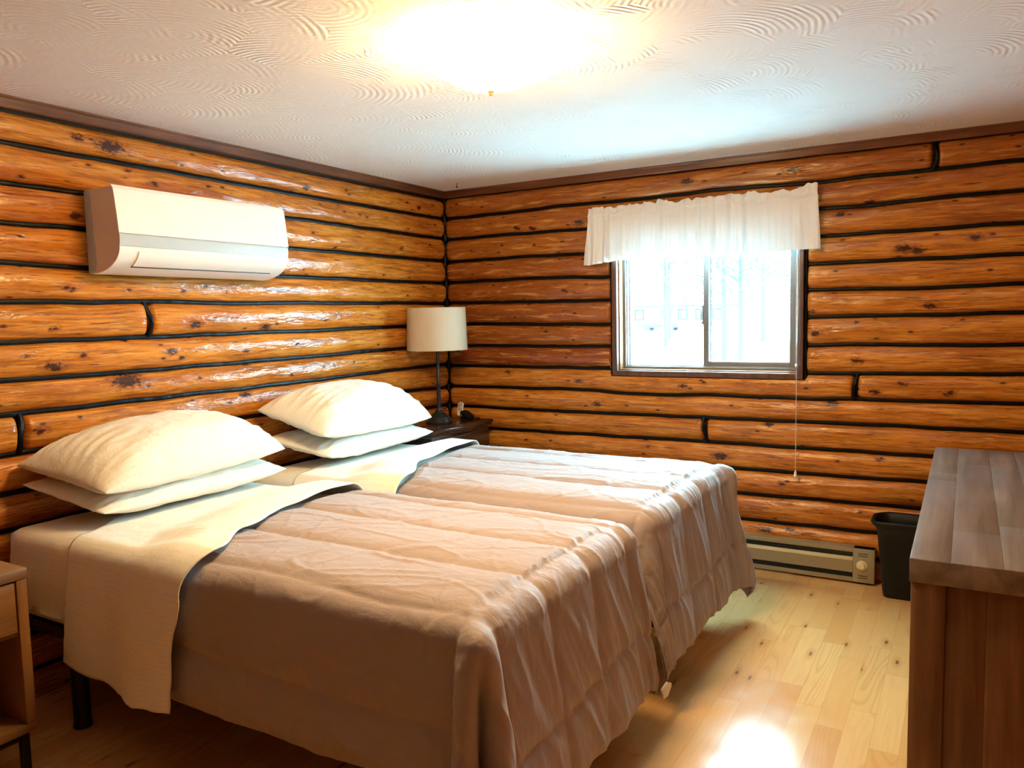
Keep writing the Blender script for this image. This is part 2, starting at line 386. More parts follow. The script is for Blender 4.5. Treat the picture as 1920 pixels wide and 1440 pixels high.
def log_wall(name, F, flip, seams, a0, a1, joints, knots, tones, step, window=None, seed=0, endw=(.05, .05)):
    V, Fc, UV, T, K = [], [], [], [], []
    cv, cf = [], []
    TH = [(-1 + 2 * k / 17) for k in range(18)]
    kcell = {}
    for (ka, kz, ks) in knots: kcell.setdefault(int(kz / .15), []).append((ka, kz, ks))
    def seg(row, s0, s1, w0, w1, tone):
        n = max(8, int((s1 - s0) / step)); base = len(V)
        for i in range(n + 1):
            # denser near the ends
            t = i / n
            a = s0 + (s1 - s0) * t
            zt = interp(seams[row], a) + .004 * nz(a * 5, row * 3.1 + seed); zb = interp(seams[row + 1], a) + .004 * nz(a * 5, (row + 1) * 3.1 + seed)
            d0, d1 = a - s0, s1 - a
            e = 1
            if d0 < w0: e = min(e, math.sqrt(max(0, 1 - (1 - d0 / w0) ** 2)))
            if d1 < w1: e = min(e, math.sqrt(max(0, 1 - (1 - d1 / w1) ** 2)))
            h = ((zt - zb) / 2 - .009) * (.80 + .20 * e); zc = (zt + zb) / 2
            for j, u in enumerate(TH):
                th = u * PI / 2
                bb = .047 * max(0, math.cos(th)) ** .72 * (.12 + .88 * e)
                bb += (.006 * nz(a * 1.7, row * 5 + seed, u) + .0035 * nz(a * 7, row * 9 + seed, u * 2.2)) * math.cos(th)
                z = zc + math.sin(th) * h
                if window and WX0 - .012 < a < WX1 + .012:
                    if zc < 1.3: z = min(z, WZ0 - .004)
                    if zc > 1.7: z = max(z, WZ1 + .004)
                kv = 0
                for q in (int(z / .15) - 1, int(z / .15), int(z / .15) + 1):
                    for (ka, kz, ks) in kcell.get(q, ()):
                        dx = (a - ka) / ks; dz = (z - kz) / (ks * .38 + .004)
                        if abs(dx) < 1.6 and abs(dz) < 1.6: kv = max(kv, math.exp(-(dx * dx + dz * dz) * 2.2))
                V.append(F(a, z, bb)); UV.append((a + row * 3.73 + seed * 11, row * 1.37 + th * .07)); T.append(tone + .12 * nz(a * .8, row * 7)); K.append(kv)
        m = len(TH)
        for i in range(n):
            for j in range(m - 1):
                q = (base + i * m + j, base + (i + 1) * m + j, base + (i + 1) * m + j + 1, base + i * m + j + 1)
                Fc.append(q if not flip else q[::-1])
    def bead(pts, r, flat=.7):
        base = len(cv); n = 8
        for i, p in enumerate(pts):
            p0 = pts[max(0, i - 1)]; p1 = pts[min(len(pts) - 1, i + 1)]
            da, dz = p1[0] - p0[0], p1[1] - p0[1]; L = math.hypot(da, dz) or 1
            na, nzz = -dz / L, da / L
            rr = r * (1 + .28 * nz(p[0] * 16, p[1] * 16, seed + 3))
            for k in range(n + 1):
                an = PI * k / n
                cv.append(F(p[0] + na * math.cos(an) * rr, p[1] + nzz * math.cos(an) * rr, p[2] + math.sin(an) * rr * flat))
        for i in range(len(pts) - 1):
            for k in range(n):
                q = (base + i * (n + 1) + k, base + (i + 1) * (n + 1) + k, base + (i + 1) * (n + 1) + k + 1, base + i * (n + 1) + k + 1)
                cf.append(q)
    for row in range(len(seams) - 1):
        zc = interp(seams[row], .5 * (a0 + a1)) - .07
        cuts = [(a0, endw[0])]
        segs = []
        js = sorted(joints.get(row, []))
        edges = [a0] + js + [a1]
        for i in range(len(edges) - 1):
            s0, s1 = edges[i], edges[i + 1]
            w0 = endw[0] if i == 0 else .022; w1 = endw[1] if i == len(edges) - 2 else .022
            if i > 0: s0 += .008
            if i < len(edges) - 2: s1 -= .008
            if window and WZ0 + .05 < zc < WZ1 - .03:
                segs.append((s0, WX0 - .008, w0, .012)); segs.append((WX1 + .012, s1, .03, w1))
            else: segs.append((s0, s1, w0, w1))
        for k, sg in enumerate(segs):
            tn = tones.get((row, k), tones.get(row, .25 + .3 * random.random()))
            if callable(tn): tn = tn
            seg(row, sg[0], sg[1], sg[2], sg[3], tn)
        for j in js:
            zt, zb = interp(seams[row], j), interp(seams[row + 1], j)
            pts = []
            for q in range(13):
                t = q / 12; z = lerp(zt, zb, t)
                pts.append((j + .012 * nz(t * 2.2, row, j * 3) + .010 * math.sin(t * PI * 1.3 + row), z, .012 + .022 * math.sin(t * PI)))
            bead(pts, .012)
    for si in range(1, len(seams) - 1):
        zmid = interp(seams[si], 1.8)
        rng = [(a0, a1)]
        if window and WZ0 < zmid < WZ1: rng = [(a0, WX0 - .002), (WX1 + .002, a1)]
        for (s0, s1) in rng:
            n = max(6, int((s1 - s0) / (step * 1.4)))
            bead([(s0 + (s1 - s0) * i / n, interp(seams[si], s0 + (s1 - s0) * i / n) + .004 * nz((s0 + (s1 - s0) * i / n) * 5, si * 3.1 + seed) , .003) for i in range(n + 1)], .0175)
    if window:
        for xx in (WX0 - .010, WX1 + .010):
            bead([(xx + .002 * nz(i * .3), lerp(WZ0 - .01, WZ1 + .02, i / 60), .010) for i in range(61)], .012, 1.6)
        bead([(lerp(WX0 - .015, WX1 + .015, i / 60), WZ0 - .007 + .001 * nz(i * .4), .028) for i in range(61)], .008, 1)
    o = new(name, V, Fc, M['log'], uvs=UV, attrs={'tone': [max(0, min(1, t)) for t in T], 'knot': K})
    o['kind'] = 'structure'
    c = new('chinking', cv, cf, M['chink'], parent=o); c['kind'] = 'structure'
    return o

# tones: 0 = bright orange, 1 = dark red brown
tB = {0: .6, 1: .55, 2: .55, 3: .8, 4: .8, 5: .85, (5, 1): .1, 6: .75, (6, 1): .05, 7: 1.0, (7, 1): .05, 8: .15, (8, 1): .1, (3, 1): .15, (4, 1): .1,  # corner shade painted into segments left of the window, atop each log's own tone
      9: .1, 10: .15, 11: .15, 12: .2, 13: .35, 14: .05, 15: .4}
tL = {0: .1, 1: .2, 2: .15, 3: .1, 4: .02, 5: .02, 6: .02, 7: .25, 8: .25, 9: .2, 10: .35, 11: .3}
wl = log_wall('wall_left', lambda a, z, b: (b, a, z), False, Lf, YF, -.028, {5: [-2.355], 8: [-2.935]}, KL, tL, .0125, seed=1)
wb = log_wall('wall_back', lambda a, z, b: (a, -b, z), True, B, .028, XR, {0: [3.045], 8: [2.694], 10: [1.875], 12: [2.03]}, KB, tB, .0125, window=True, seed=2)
reg = lambda lo, hi: [[(lo, 2.31 - .1475 * i), ((lo + hi) / 2, 2.312 - .1475 * i), (hi, 2.308 - .1475 * i)] for i in range(17)]
wr = log_wall('wall_right', lambda a, z, b: (XR - b, a, z), True, reg(YF, 0), YF, -.028, {3: [-1.6], 9: [-2.9]}, [], {}, .05, seed=3)
wf = log_wall('wall_front', lambda a, z, b: (a, YF + b, z), False, reg(0, XR), .0, XR, {4: [1.2], 11: [2.2]}, [], {}, .05, seed=4)
# solid wall bodies behind the logs and the corner chinking
def backing(parent, boxes):
    b = MB()
    for x in boxes: b.box(*x, bev=0)
    o = b.build('wall_core', M['backing'], parent, smooth=False); o['kind'] = 'structure'
D = .13
backing(wl, [(-D, -.001, YF - D, D, -.02, H + .05)])
backing(wb, [(0, WX0, .001, D, -.02, H + .05), (WX1, XR + D, .001, D, -.02, H + .05), (WX0, WX1, .001, D, -.02, WZ0), (WX0, WX1, .001, D, WZ1, H + .05)])
backing(wr, [(XR + .001, XR + D, YF - D, 0, -.02, H + .05)])
backing(wf, [(0, XR, YF - D, YF - .001, -.02, H + .05)])
cb = MB(); cb.tube([(.022 + .007 * nz(i * .35, 1), -.022 + .007 * nz(i * .35, 9), 2.31 - i * 2.31 / 90) for i in range(91)], [.017 * (1 + .35 * nz(i * .55, 4)) for i in range(91)], 10)
o = cb.build('chinking', M['chink'], wb); o['kind'] = 'structure'

# ceiling, floor, trim
b = MB(); b.box(-D, XR + D, YF - D, D, H, H + .08, bev=0); o = b.build('ceiling', M['ceiling'], smooth=False); o['kind'] = 'structure'
b = MB(); b.box(-D, XR + D, YF - D, D, -.06, 0, bev=0); o = b.build('floor', M['floor'], smooth=False); o['kind'] = 'structure'
tz = H - .046
prof = lambda s: [(0, H), (0, tz), (s * .040, tz), (s * .044, tz + .006), (s * .044, H - .012), (s * .054, H - .006), (s * .054, H)]
b = MB(); b.prism(prof(1), 'y', YF, -.0, .0015); o = b.build('trim_1', M['trim'], angle=25); o['kind'] = 'structure'
b = MB(); b.prism(prof(-1), 'x', 0, XR, .0015); o = b.build('trim_2', M['trimx'], angle=25); o['kind'] = 'structure'
b = MB(); b.prism([(XR - x, z) for x, z in prof(1)], 'y', YF, 0, .0015); o = b.build('trim_3', M['trim'], angle=25); o['kind'] = 'structure'
b = MB(); b.prism([(YF + x, z) for x, z in prof(1)], 'x', 0, XR, .0015); o = b.build('trim_4', M['trimx'], angle=25); o['kind'] = 'structure'

# ------------------------------------------------------------------ window
win = bpy.data.objects.new('window_1', None); win.location = (1.86, 0, WZ0); link(win); win['kind'] = 'structure'
def frame_box(m, x0, x1, z0, z1, w, y0, y1, bev=.002, wb_=None, wt=None):
    wb_ = w if wb_ is None else wb_; wt = w if wt is None else wt
    m.box(x0, x0 + w, y0, y1, z0, z1, bev); m.box(x1 - w, x1, y0, y1, z0, z1, bev)
    m.box(x0 + w, x1 - w, y0, y1, z0, z0 + wb_, bev); m.box(x0 + w, x1 - w, y0, y1, z1 - wt, z1, bev)
def wpart(name, mat, *frames):
    m = MB()
    for f in frames: frame_box(m, *f)
    o = m.build(name, mat, win); o['kind'] = 'structure'; return o
wpart('casing', M['casing'], (WX0, WX1, WZ0, WZ1, .033, -.046, -.012, .003))
wpart('jamb', M['jamb'], (WX0 + .0, WX1 - .0, WZ0, WZ1, .040, -.0125, .062, .001))
wpart('window_frame', M['vinyl'], (WX0 + .036, WX1 - .036, WZ0 + .036, WZ1 - .036, .020, .045, .12, .002), (WX0 + .05, WX1 - .05, WZ0 + .05, WZ1 - .05, .012, .06, .12, .002))
# fixed left light and sliding right sash
fx0, fx1, fz0, fz1 = WX0 + .058, WX1 - .058, WZ0 + .058, WZ1 - .058
xm = 1.862
sa = wpart('sash', M['vinyl'], (xm - .027, fx1, fz0 - .004, fz1, .034, .064, .088, .003))
wpart('fixed_light_frame', M['vinyl'], (fx0, xm + .034, fz0 - .004, fz1, .010, .092, .112, .002))
m = MB(); m.box(xm + .0075, xm + .016, .0886, .0925, fz0, fz1, .001); o = m.build('sash_groove', M['vinyl_dark'], win); o['kind'] = 'structure'
def glass_mat():
    n = N('window_glass'); n.t.nodes.remove(n.b)
    tr = n.n('ShaderNodeBsdfTransparent'); tr.inputs[0].default_value = (.96, .985, .98, 1)
    gl = n.n('ShaderNodeBsdfGlossy'); gl.inputs['Roughness'].default_value = .01
    fr = n.n('ShaderNodeFresnel'); fr.inputs[0].default_value = 1.45
    mx = n.n('ShaderNodeMixShader'); n.l(fr.outputs[0], mx.inputs[0]); n.l(tr.outputs[0], mx.inputs[1]); n.l(gl.outputs[0], mx.inputs[2]); n.l(mx.outputs[0], n.out.inputs[0])
    return n.m
M['glass'] = glass_mat()
for (x0, x1, y) in ((fx0 + .008, xm + .028, .101), (xm + .005, fx1 - .03, .076)):
    o = new('pane', [(x0, y, fz0), (x1, y, fz0), (x1, y, fz1), (x0, y, fz1)], [(0, 1, 2, 3)], M['glass'], win, smooth=False); o['kind'] = 'structure'
m = MB(); pts = [(xm - .030, .058, 1.502), (xm - .030, .040, 1.492), (xm - .030, .036, 1.462), (xm - .030, .040, 1.430), (xm - .030, .058, 1.420)]
m.tube(pts, .0055, 8); m.box(xm - .036, xm - .024, .056, .066, 1.405, 1.517, .003); o = m.build('sash_handle', M['vinyl'], win); o['kind'] = 'structure'

# ------------------------------------------------------------------ valance
def valance():
    n = N('thin_white_cotton'); o = n.co('Object')
    w = n.noise(n.map(o, (60, 60, 60)), 1, 2, .5)
    crinkle = n.noise(n.map(o, (40, 40, 260)), 1, 3, .6)
    nm = n.bump(crinkle, .35, .004)
    n.fin((.88, .83, .80), .9, nm, spec=.1)
    tl = n.n('ShaderNodeBsdfTranslucent'); tl.inputs[0].default_value = (.78, .88, .89, 1)
    mx = n.n('ShaderNodeMixShader'); mx.inputs[0].default_value = .032
    n.l(n.b.outputs[0], mx.inputs[1]); n.l(tl.outputs[0], mx.inputs[2]); n.l(mx.outputs[0], n.out.inputs[0])
    X0, X1 = 1.165, 2.50
    t = thing('window_valance', 'short sheer white gathered valance curtain hanging over the top of the window', 'curtain', ((X0 + X1) / 2, -.09, 2.09))
    nx, nzr = 420, 60
    V, Fc = [], []
    for i in range(nx + 1):
        u = i / nx; xx = lerp(X0, X1, u)
        g = .35 + .65 * sm(.0, .5, .5 + nz(u * 4.2, 7) * .9)               # gathers are bunched unevenly
        if u > .72: g *= .45
        for j in range(nzr + 1):
            v = j / nzr                                                     # 0 = ruffle top, 1 = hem
            rod = .14
            zt = 2.130 + .022 * nz(u * 13, 3) + .016 * nz(u * 42, 8) + (.018 * sm(.93, 1, u)); zb = 1.800 - .012 * nz(u * 7, 5) - .016 * (1 - sm(0, .1, u)) + .012 * sm(.2, 1, u) * 0
            z = lerp(zt, zb, v)
            amp = .004 + .023 * sm(rod, 1, v) if v > rod else .004 + .013 * (1 - v / rod)
            ph = u * 2 * PI
            fold = math.sin(ph * 17 + 3 * nz(u * 6, 1)) * .6 + math.sin(ph * 31 + 4 * nz(u * 5, 2)) * .4 + 1.2 * nz(u * 26, v * 1.2, 4)
            y = -.098 + amp * g * fold
            y -= .010 * math.exp(-((v - rod) / .045) ** 2)
            y += .0016 * nz(u * 160, v * 3)
            x = xx + (u - .5) * .035 * sm(0, 1, v) - .02 * (1 - sm(0, .04, u)) * v
            V.append((x, y, z))
    for i in range(nx):
        for j in range(nzr):
            a = i * (nzr + 1) + j; Fc.append((a, a + nzr + 1, a + nzr + 2, a + 1))
    new('curtain_fabric', V, Fc, n.m, t)
    m = MB(); m.tube([(X0 - .004, -.092, 2.082), (X1 + .004, -.092, 2.082)], .006, 10)
    m.tube([(X0 + .002, -.092, 2.082), (X0 + .002, -.046, 2.082)], .005, 8); m.tube([(X1 - .002, -.092, 2.082), (X1 - .002, -.046, 2.082)], .005, 8)
    m.build('curtain_rod', M['plastic'], t)
valance()
# pull cord of the blind
pc = thing('blind_pull_cord', 'thin white pull cord with bead and tassel hanging beside the window', 'cord', (2.397, -.075, .55))
m = MB()
m.tube([(2.393, -.06, 1.99), (2.390, -.066, 1.6), (2.397, -.078, 1.175)], .0014, 6)
m.tube([(2.404, -.06, 1.99), (2.403, -.066, 1.6), (2.398, -.078, 1.175)], .0014, 6)
m.tube([(2.3975, -.078, 1.17), (2.399, -.082, .9), (2.399, -.084, .585)], .0016, 6)
m.build('cord', M['paper'], pc)
m = MB(); m.lathe((2.3975, -.078, 1.172), [(0, -.010), (.006, -.007), (.0085, 0), (.006, .007), (0, .010)], 16); m.build('bead', M['plastic'], pc)
m = MB(); m.lathe((2.399, -.084, .55), [(0, 0), (.009, .001), (.0095, .008), (.006, .028), (.003, .036), (0, .037)], 16); m.build('tassel', M['plastic'], pc)

# ------------------------------------------------------------------ air conditioner
def aircon():
    Y0, Y1 = -2.632, -1.732
    t = thing('air_conditioner', 'white wall-mounted split air conditioner on the log wall above the beds', 'air conditioner', (.05, (Y0 + Y1) / 2, 1.69))
    # profile (x, z): top, front, curved underside
    front = [(.235, 2.030), (.246, 2.018), (.252, 1.98), (.262, 1.90), (.268, 1.842), (.266, 1.818)]
    under = []
    for k in range(13):
        a = k / 12; under.append((.266 - .19 * (1 - math.cos(a * PI / 2)) ** 1.0 - .0, 1.790 - .10 * math.sin(a * PI / 2)))
    body = [(.052, 2.030), (.232, 2.030)] + [(x - .004, z) for x, z in front[1:]] + [(x - .003, z) for x, z in under] + [(.052, 1.690)]
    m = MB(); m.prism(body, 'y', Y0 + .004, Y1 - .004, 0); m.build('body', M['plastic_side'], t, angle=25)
    # back plate edge seen from the side
    m = MB(); m.prism([(.050, 2.024), (.085, 2.030), (.092, 2.0), (.098, 1.85), (.105, 1.73), (.095, 1.70), (.050, 1.688)], 'y', Y0, Y1, .002); m.build('back_plate', M['plastic_grey'], t, angle=25)
    def skin(name, pl, y0, y1, th, mat):
        n_ = len(pl); out = []; 
        for i, p in enumerate(pl):
            a = Vector(pl[max(0, i - 1)]); c = Vector(pl[min(n_ - 1, i + 1)]); d = (c - a).normalized()
            out.append((p[0] - d.y * th * (1), p[1] + d.x * th * (1)))
        m = MB(); m.prism(list(pl) + out[::-1], 'y', y0, y1, 0); return m.build(name, mat, t, angle=25)
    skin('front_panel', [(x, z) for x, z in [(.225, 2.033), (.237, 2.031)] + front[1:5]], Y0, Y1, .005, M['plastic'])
    skin('accent_strip', [(.266, 1.838), (.2665, 1.815), (.2625, 1.793)], Y0 + .002, Y1 - .002, .005, M['plastic_grey'])
    skin('chin', under, Y0 + .001, Y1 - .001, .004, M['plastic'])
    ch = [(x + .005, z - .003) for x, z in under[1:7]]
    skin('louver', ch, Y0 + .085, Y1 - .075, .003, M['plastic'])
    x, z = ch[-1]
    m = MB(); m.box(x - .008, x + .002, Y0 + .085, Y1 - .075, z - .0065, z - .0012, .0005); m.build('air_slot', M['black_slot'], t)
aircon()

# ------------------------------------------------------------------ ceiling light
def ceiling_light():
    cx, cy = 1.85, -2.34
    t = thing('ceiling_light', 'lit square frosted glass flush ceiling light with small brass finial', 'ceiling light', (cx, cy, H))
    n = N('glowing_frosted_glass'); n.t.nodes.remove(n.b)
    em = n.n('ShaderNodeEmission'); em.inputs[0].default_value = (1, .69, .30, 1); em.inputs[1].default_value = LAMP
    n.l(em.outputs[0], n.out.inputs[0])
    V, Fc = [], []; n_ = 32; hw = .205
    for i in range(n_ + 1):
        for j in range(n_ + 1):
            u, v = -1 + 2 * i / n_, -1 + 2 * j / n_
            k = 1 - .07 * (1 - abs(u) ** 2) * abs(v) ** 4; k2 = 1 - .07 * (1 - abs(v) ** 2) * abs(u) ** 4
            dome = (1 - abs(u) ** 2.6) * (1 - abs(v) ** 2.6)
            z = H - .030 - .105 * dome ** .75 + .010 * (abs(u) * abs(v)) ** 3
            V.append((cx + u * hw * k2, cy + v * hw * k, z))
    for i in range(n_):
        for j in range(n_):
            a = i * (n_ + 1) + j; Fc.append((a, a + 1, a + n_ + 2, a + n_ + 1))
    new('glass_shade', V, Fc, n.m, t)
    m = MB(); m.lathe((cx, cy, H), [(.075, 0), (.075, -.018), (.06, -.024), (0, -.024)], 32); m.build('ceiling_plate', M['plastic'], t)
    m = MB(); m.lathe((cx, cy, H - .1375), [(.004, .012), (.005, -.004), (.013, -.005), (.014, -.010), (.008, -.015), (.006, -.020), (0, -.023)], 20)
    m.build('finial', plain('aged_brass', (.50, .33, .12), .35, metal=.7), t)
LAMP = 40
ceiling_light()
m = MB(); m.tube([(.312, -.278, 2.352), (.312, -.279, 2.335), (.310, -.281, 2.322), (.313, -.285, 2.316), (.320, -.288, 2.320), (.321, -.290, 2.327)], .0022, 6)
tag(m.build('ceiling_hook', M['black_metal']), 'tiny dark hook in the white ceiling above the corner lamp', 'hook')

# ------------------------------------------------------------------ beds
def mattress(y0, y1, label, x0=.085, x1=2.205, z0=.425, z1=.72):
    V, Fc, UV = [], [], []
    r = .065
    nx, ny = 90, 54
    # rounded box as a grid wrapped over five sides: top sheet with skirt
    def prof(t, a, b):      # t in [-1,1] -> position along axis and drop
        return None
    rows = []
    L, W = x1 - x0, y1 - y0
    side = [(0, 0)]
    def wrap(s, half):
        """s distance from centre; returns (offset, drop)"""
        flat = half - r
        if abs(s) <= flat: return s, 0
        e = abs(s) - flat; arc = r * PI / 2
        sg = 1 if s > 0 else -1
        if e < arc: an = e / r; return sg * (flat + r * math.sin(an)), r * (1 - math.cos(an))
        return sg * half, r + (e - arc)
    cx, cy = (x0 + x1) / 2, (y0 + y1) / 2
    hx, hy = L / 2, W / 2
    T = (z1 - z0)
    ext = r * PI / 2 - r + (T) + .0
    sx = [-(hx + ext) + 2 * (hx + ext) * i / nx for i in range(nx + 1)]
    sy = [-(hy + ext) + 2 * (hy + ext) * i / ny for i in range(ny + 1)]
    for a in sx:
        for b_ in sy:
            ox, dx = wrap(a, hx); oy, dy = wrap(b_, hy)
            d = max(dx, dy)
            # corner: slide down the rounded vertical edge
            if dx > r and dy > r:
                if dx >= dy: oy = math.copysign(hy - .0, oy)
            rc = .05
            px, py = abs(ox) - (hx - rc), abs(oy) - (hy - rc)
            if px > 0 and py > 0:
                l = math.hypot(px, py)
                if l > rc:
                    ox = math.copysign(hx - rc + px / l * rc, ox); oy = math.copysign(hy - rc + py / l * rc, oy)
            d = min(d, T)
            bul = .010 * math.sin(max(0, min(1, (d - r) / (T - r))) * PI) if d > r else 0
            crown = .012 * (1 - (ox / hx) ** 2) * (1 - (oy / hy) ** 2)
            w = .0035 * nz(a * 9, b_ * 9, y0) if d < .2 else .008 * nz(a * 7, b_ * 7, d * 3)
            V.append((cx + ox + math.copysign(bul, ox) * (abs(ox) > hx - .01), cy + oy + (math.copysign(bul, oy) + w) * (abs(oy) > hy - .01) , z1 - d + crown + (w if d < .02 else 0)))
            UV.append((a, b_))
    for i in range(nx):
        for j in range(ny):
            a = i * (ny + 1) + j; Fc.append((a, a + ny + 1, a + ny + 2, a + 1))
    base = len(V)
    o = new('mattress', V, Fc, M['sheet'], uvs=UV)
    tag(o, label, 'mattress', 'mattresses in white fitted sheets')
    # elasticated lower edge as a tucked lip
    m = MB()
    m.box(x0 + .02, x1 - .02, y0 + .02, y1 - .02, z0 - .035, z0 + .02, .015, 3)
    m.build('sheet_underside', M['sheet'], o)
    return o
NB = (-3.05, -2.045); FB = (-1.895, -.875)
mattress(*NB, 'thick mattress in cream fitted sheet on the bed nearest the camera')
mattress(*FB, 'thick mattress in cream fitted sheet on the bed by the window wall')
def bed_frame(y0, y1, label):
    t = thing('bed_frame', label, 'bed frame', (1.15, (y0 + y1) / 2, 0), 'black metal bed frames')
    z1 = .380
    for a in (y0 + .015, y1 - .055): MB().box(.10, 2.19, a, a + .04, z1 - .04, z1, .003).build('side_rail', M['black_metal'], t)
    for x in (.10, .62, 1.14, 1.66, 2.15): MB().box(x, x + .04, y0 + .055, y1 - .055, z1 - .038, z1 - .002, .003).build('cross_bar', M['black_metal'], t)
    for k in range(14): MB().box(.16 + k * .148, .20 + k * .148, y0 + .03, y1 - .03, z1 - .0015, z1 + .006, .002).build('slat', M['black_metal'], t)
    for x, y in ((.42, y0 + .055), (.42, y1 - .055), (1.95, y0 + .14), (1.95, y1 - .14), (1.2, (y0 + y1) / 2)):
        if 1:
            m = MB(); m.tube([(x, y, .010), (x, y, z1 - .036)], .030, 20); m.lathe((x, y, 0), [(.032, 0), (.033, .004), (.032, .014), (.030, .016)], 20)
            m.build('leg', M['black_metal'], t)
    m = MB()
    m.box(.14, 2.1, (y0 + y1) / 2 - .015, (y0 + y1) / 2 + .015, .10, .13, .002); m.build('stretcher', M['black_metal'], t)
bed_frame(*NB, 'black metal bed frame carrying the nearest bed, round leg showing at left')
bed_frame(*FB, 'black metal bed frame under the bed beside the window wall')

# duvets: cloth laid over the mattress, rounded over its edges and hanging at side and foot
def duvet(seed, y0, y1, sideN, sideF, foot, head, label):
    x1, zt, r = 2.225, .742, .075
    arc = r * PI / 2
    m = 250
    T0, T1 = y0 - sideN, y1 + sideF
    ya, yb, xe = y0 - .012, y1 + .012, x1          # planes the hanging sides start from
    V, UV, Fc = [], [], []
    QS = .288
    def drop(d, k):
        """distance past the start of the bend -> (outward, down)"""
        if d <= 0: return 0, 0
        if d < arc: return r * math.sin(d / r), r * (1 - math.cos(d / r))
        e = d - arc
        return r + k * e, r + e * math.sqrt(1 - k * k)
    for i in range(m):
        for j in range(m):
            t = T0 + (T1 - T0) * j / (m - 1); xs = interp(head, t); S1 = x1 + foot - .02 * nz(t * 4, seed, 1)
            s = xs + (S1 - xs) * (i / (m - 1))
            ds = max(0, s - (xe - r)); near = t < (ya + yb) / 2
            dt = max(0, (ya + r) - t) if near else max(0, t - (yb - r))
            sg = -1 if near else 1
            gap = (seed == 1 and not near) or (seed == 2 and near)
            kf, ks = .135, (.03 if gap else .075)
            bx, by = min(s, xe - r), max(ya + r, min(yb - r, t))
            if ds > 0 and dt > 0:
                d = (ds ** 3 + dt ** 3) ** (1 / 3); an = math.atan2(dt, ds)
                k = lerp(kf, ks, an / (PI / 2)); o_, dn = drop(d, k)
                hang = max(0, d - arc)
                if not gap:
                    lobe = math.exp(-((an - 1.15) / .22) ** 2) * .085 - math.exp(-((an - .82) / .085) ** 2) * .085 + math.exp(-((an - .45) / .24) ** 2) * .04
                    o_ += lobe * min(1, hang / .40) ** .8
                    o_ *= 1 + .36 * math.sin(2 * an) ** 2; dn -= .03 * math.exp(-((d - .11) / .05) ** 2) * math.sin(2 * an) ** 2; o_ += .03 * math.exp(-((d - .13) / .06) ** 2) * math.sin(2 * an) ** 2
                else:
                    o_ += .03 * min(1, hang / .4) * math.sin(2 * an)
                p = Vector((bx + o_ * math.cos(an), by + sg * o_ * math.sin(an), zt - dn)); nn = Vector((math.cos(an), sg * math.sin(an), .15)).normalized()
                if d < arc: nn = Vector((math.cos(an) * math.sin(d / r), sg * math.sin(an) * math.sin(d / r), math.cos(d / r)))
                face = 1 - an / (PI / 2)
            elif ds > 0:
                o_, dn = drop(ds, kf); hang = max(0, ds - arc); p = Vector((bx + o_, by, zt - dn)); face = 1
                q = min(ds, arc) / r; nn = Vector((math.sin(q), 0, math.cos(q)))
            elif dt > 0:
                o_, dn = drop(dt, ks); hang = max(0, dt - arc); p = Vector((bx, by + sg * o_, zt - dn)); face = 0
                q = min(dt, arc) / r; nn = Vector((0, sg * math.sin(q), math.cos(q)))
            else:
                p = Vector((s, t, zt)); nn = Vector((0, 0, 1)); hang = 0; face = 0
                p.z += .010 * math.sin(PI * (t - y0) / (y1 - y0))
            # quilting channels run the length of the bed and are closed by cross seams
            w1 = .022 * nz(s * 2.4, t * 2.4, seed)
            qt = ((t - y0 - .035 + w1) / QS) % 1
            sx = s - (x1 - .06) + w1
            dq = min(qt, 1 - qt) * QS
            dx = abs(((sx / .40 + .5) % 1) - .5) * .40 if sx > -.2 else 9
            pf = (1 - math.exp(-dq / .030)) * (1 - .8 * math.exp(-dx / .018))
            edge = min(1, (s - xs) / .05, (S1 - s) / .04, (t - T0) / .04, (T1 - t) / .04)
            h = .017 * pf * (.2 + .8 * max(0, edge))
            seamy = math.exp(-dq / .06) + math.exp(-dx / .05)
            wr = .006 * nz(s * 4 + seed * 5, t * 4, seed) + .0016 * nz(s * 26, t * 9, seed + 2) * seamy
            if hang == 0 or face < .3:
                for (A, Bc, C, am) in ((2.1, 4.3, 6, .0040), (-1.6, 5.2, 26, .0032), (5.5, 2.5, 51, .0028)):
                    cr = 1 - abs(nz(s * A + t * 1.1, t * Bc - s * .8, seed + C)) * 16
                    if cr > 0: wr += am * cr * cr
            if hang > 0 or ds > 0:
                g = sm(0, .22, ds) * face
                # long folds fan down the foot
                sh = hang * (.9 if seed == 1 else .5)
                r1 = 1 - abs(nz(t * 7.5 - sh * 3, hang * 1.6, seed + 4)) * 4.5
                r2 = 1 - abs(nz(t * 17 - sh * 7, hang * 2.4, seed + 9)) * 3.6
                r3 = nz(t * 45 - sh * 9, hang * 4, seed + 14)
                wr += g * (.013 * max(-.5, r1) * (.35 + hang) + .0036 * max(-.4, r2) * sm(.05, .3, ds) + .0010 * r3 * sm(.05, .3, ds)) * (1 - .35 * sm(.35, .6, ds))
                g2 = (1 - face) * sm(.0, .25, hang)
                wr += g2 * (.009 * nz(s * 5 + seed, hang * 1.5, seed + 12) + .004 * nz(s * 15, hang * 2, seed + 13))
            # gathers where the seam tightens at the foot edge
            gg = math.exp(-((s - x1 + .02) / .07) ** 2)
            wr += .0014 * gg * nz(t * 48, s * 6, seed + 20)
            p = p + nn * (h + wr)
            p.z = max(p.z, .016)
            V.append(tuple(p)); UV.append((s, t))
    for i in range(m - 1):
        for j in range(m - 1):
            a = i * m + j; Fc.append((a, a + m, a + m + 1, a + 1))
    o = new('duvet', V, Fc, M['duvet'], uvs=UV)
    sd = o.modifiers.new('thick', 'SOLIDIFY'); sd.thickness = .014; sd.offset = -1
    tag(o, label, 'duvet', 'taupe quilted duvets')
    return o
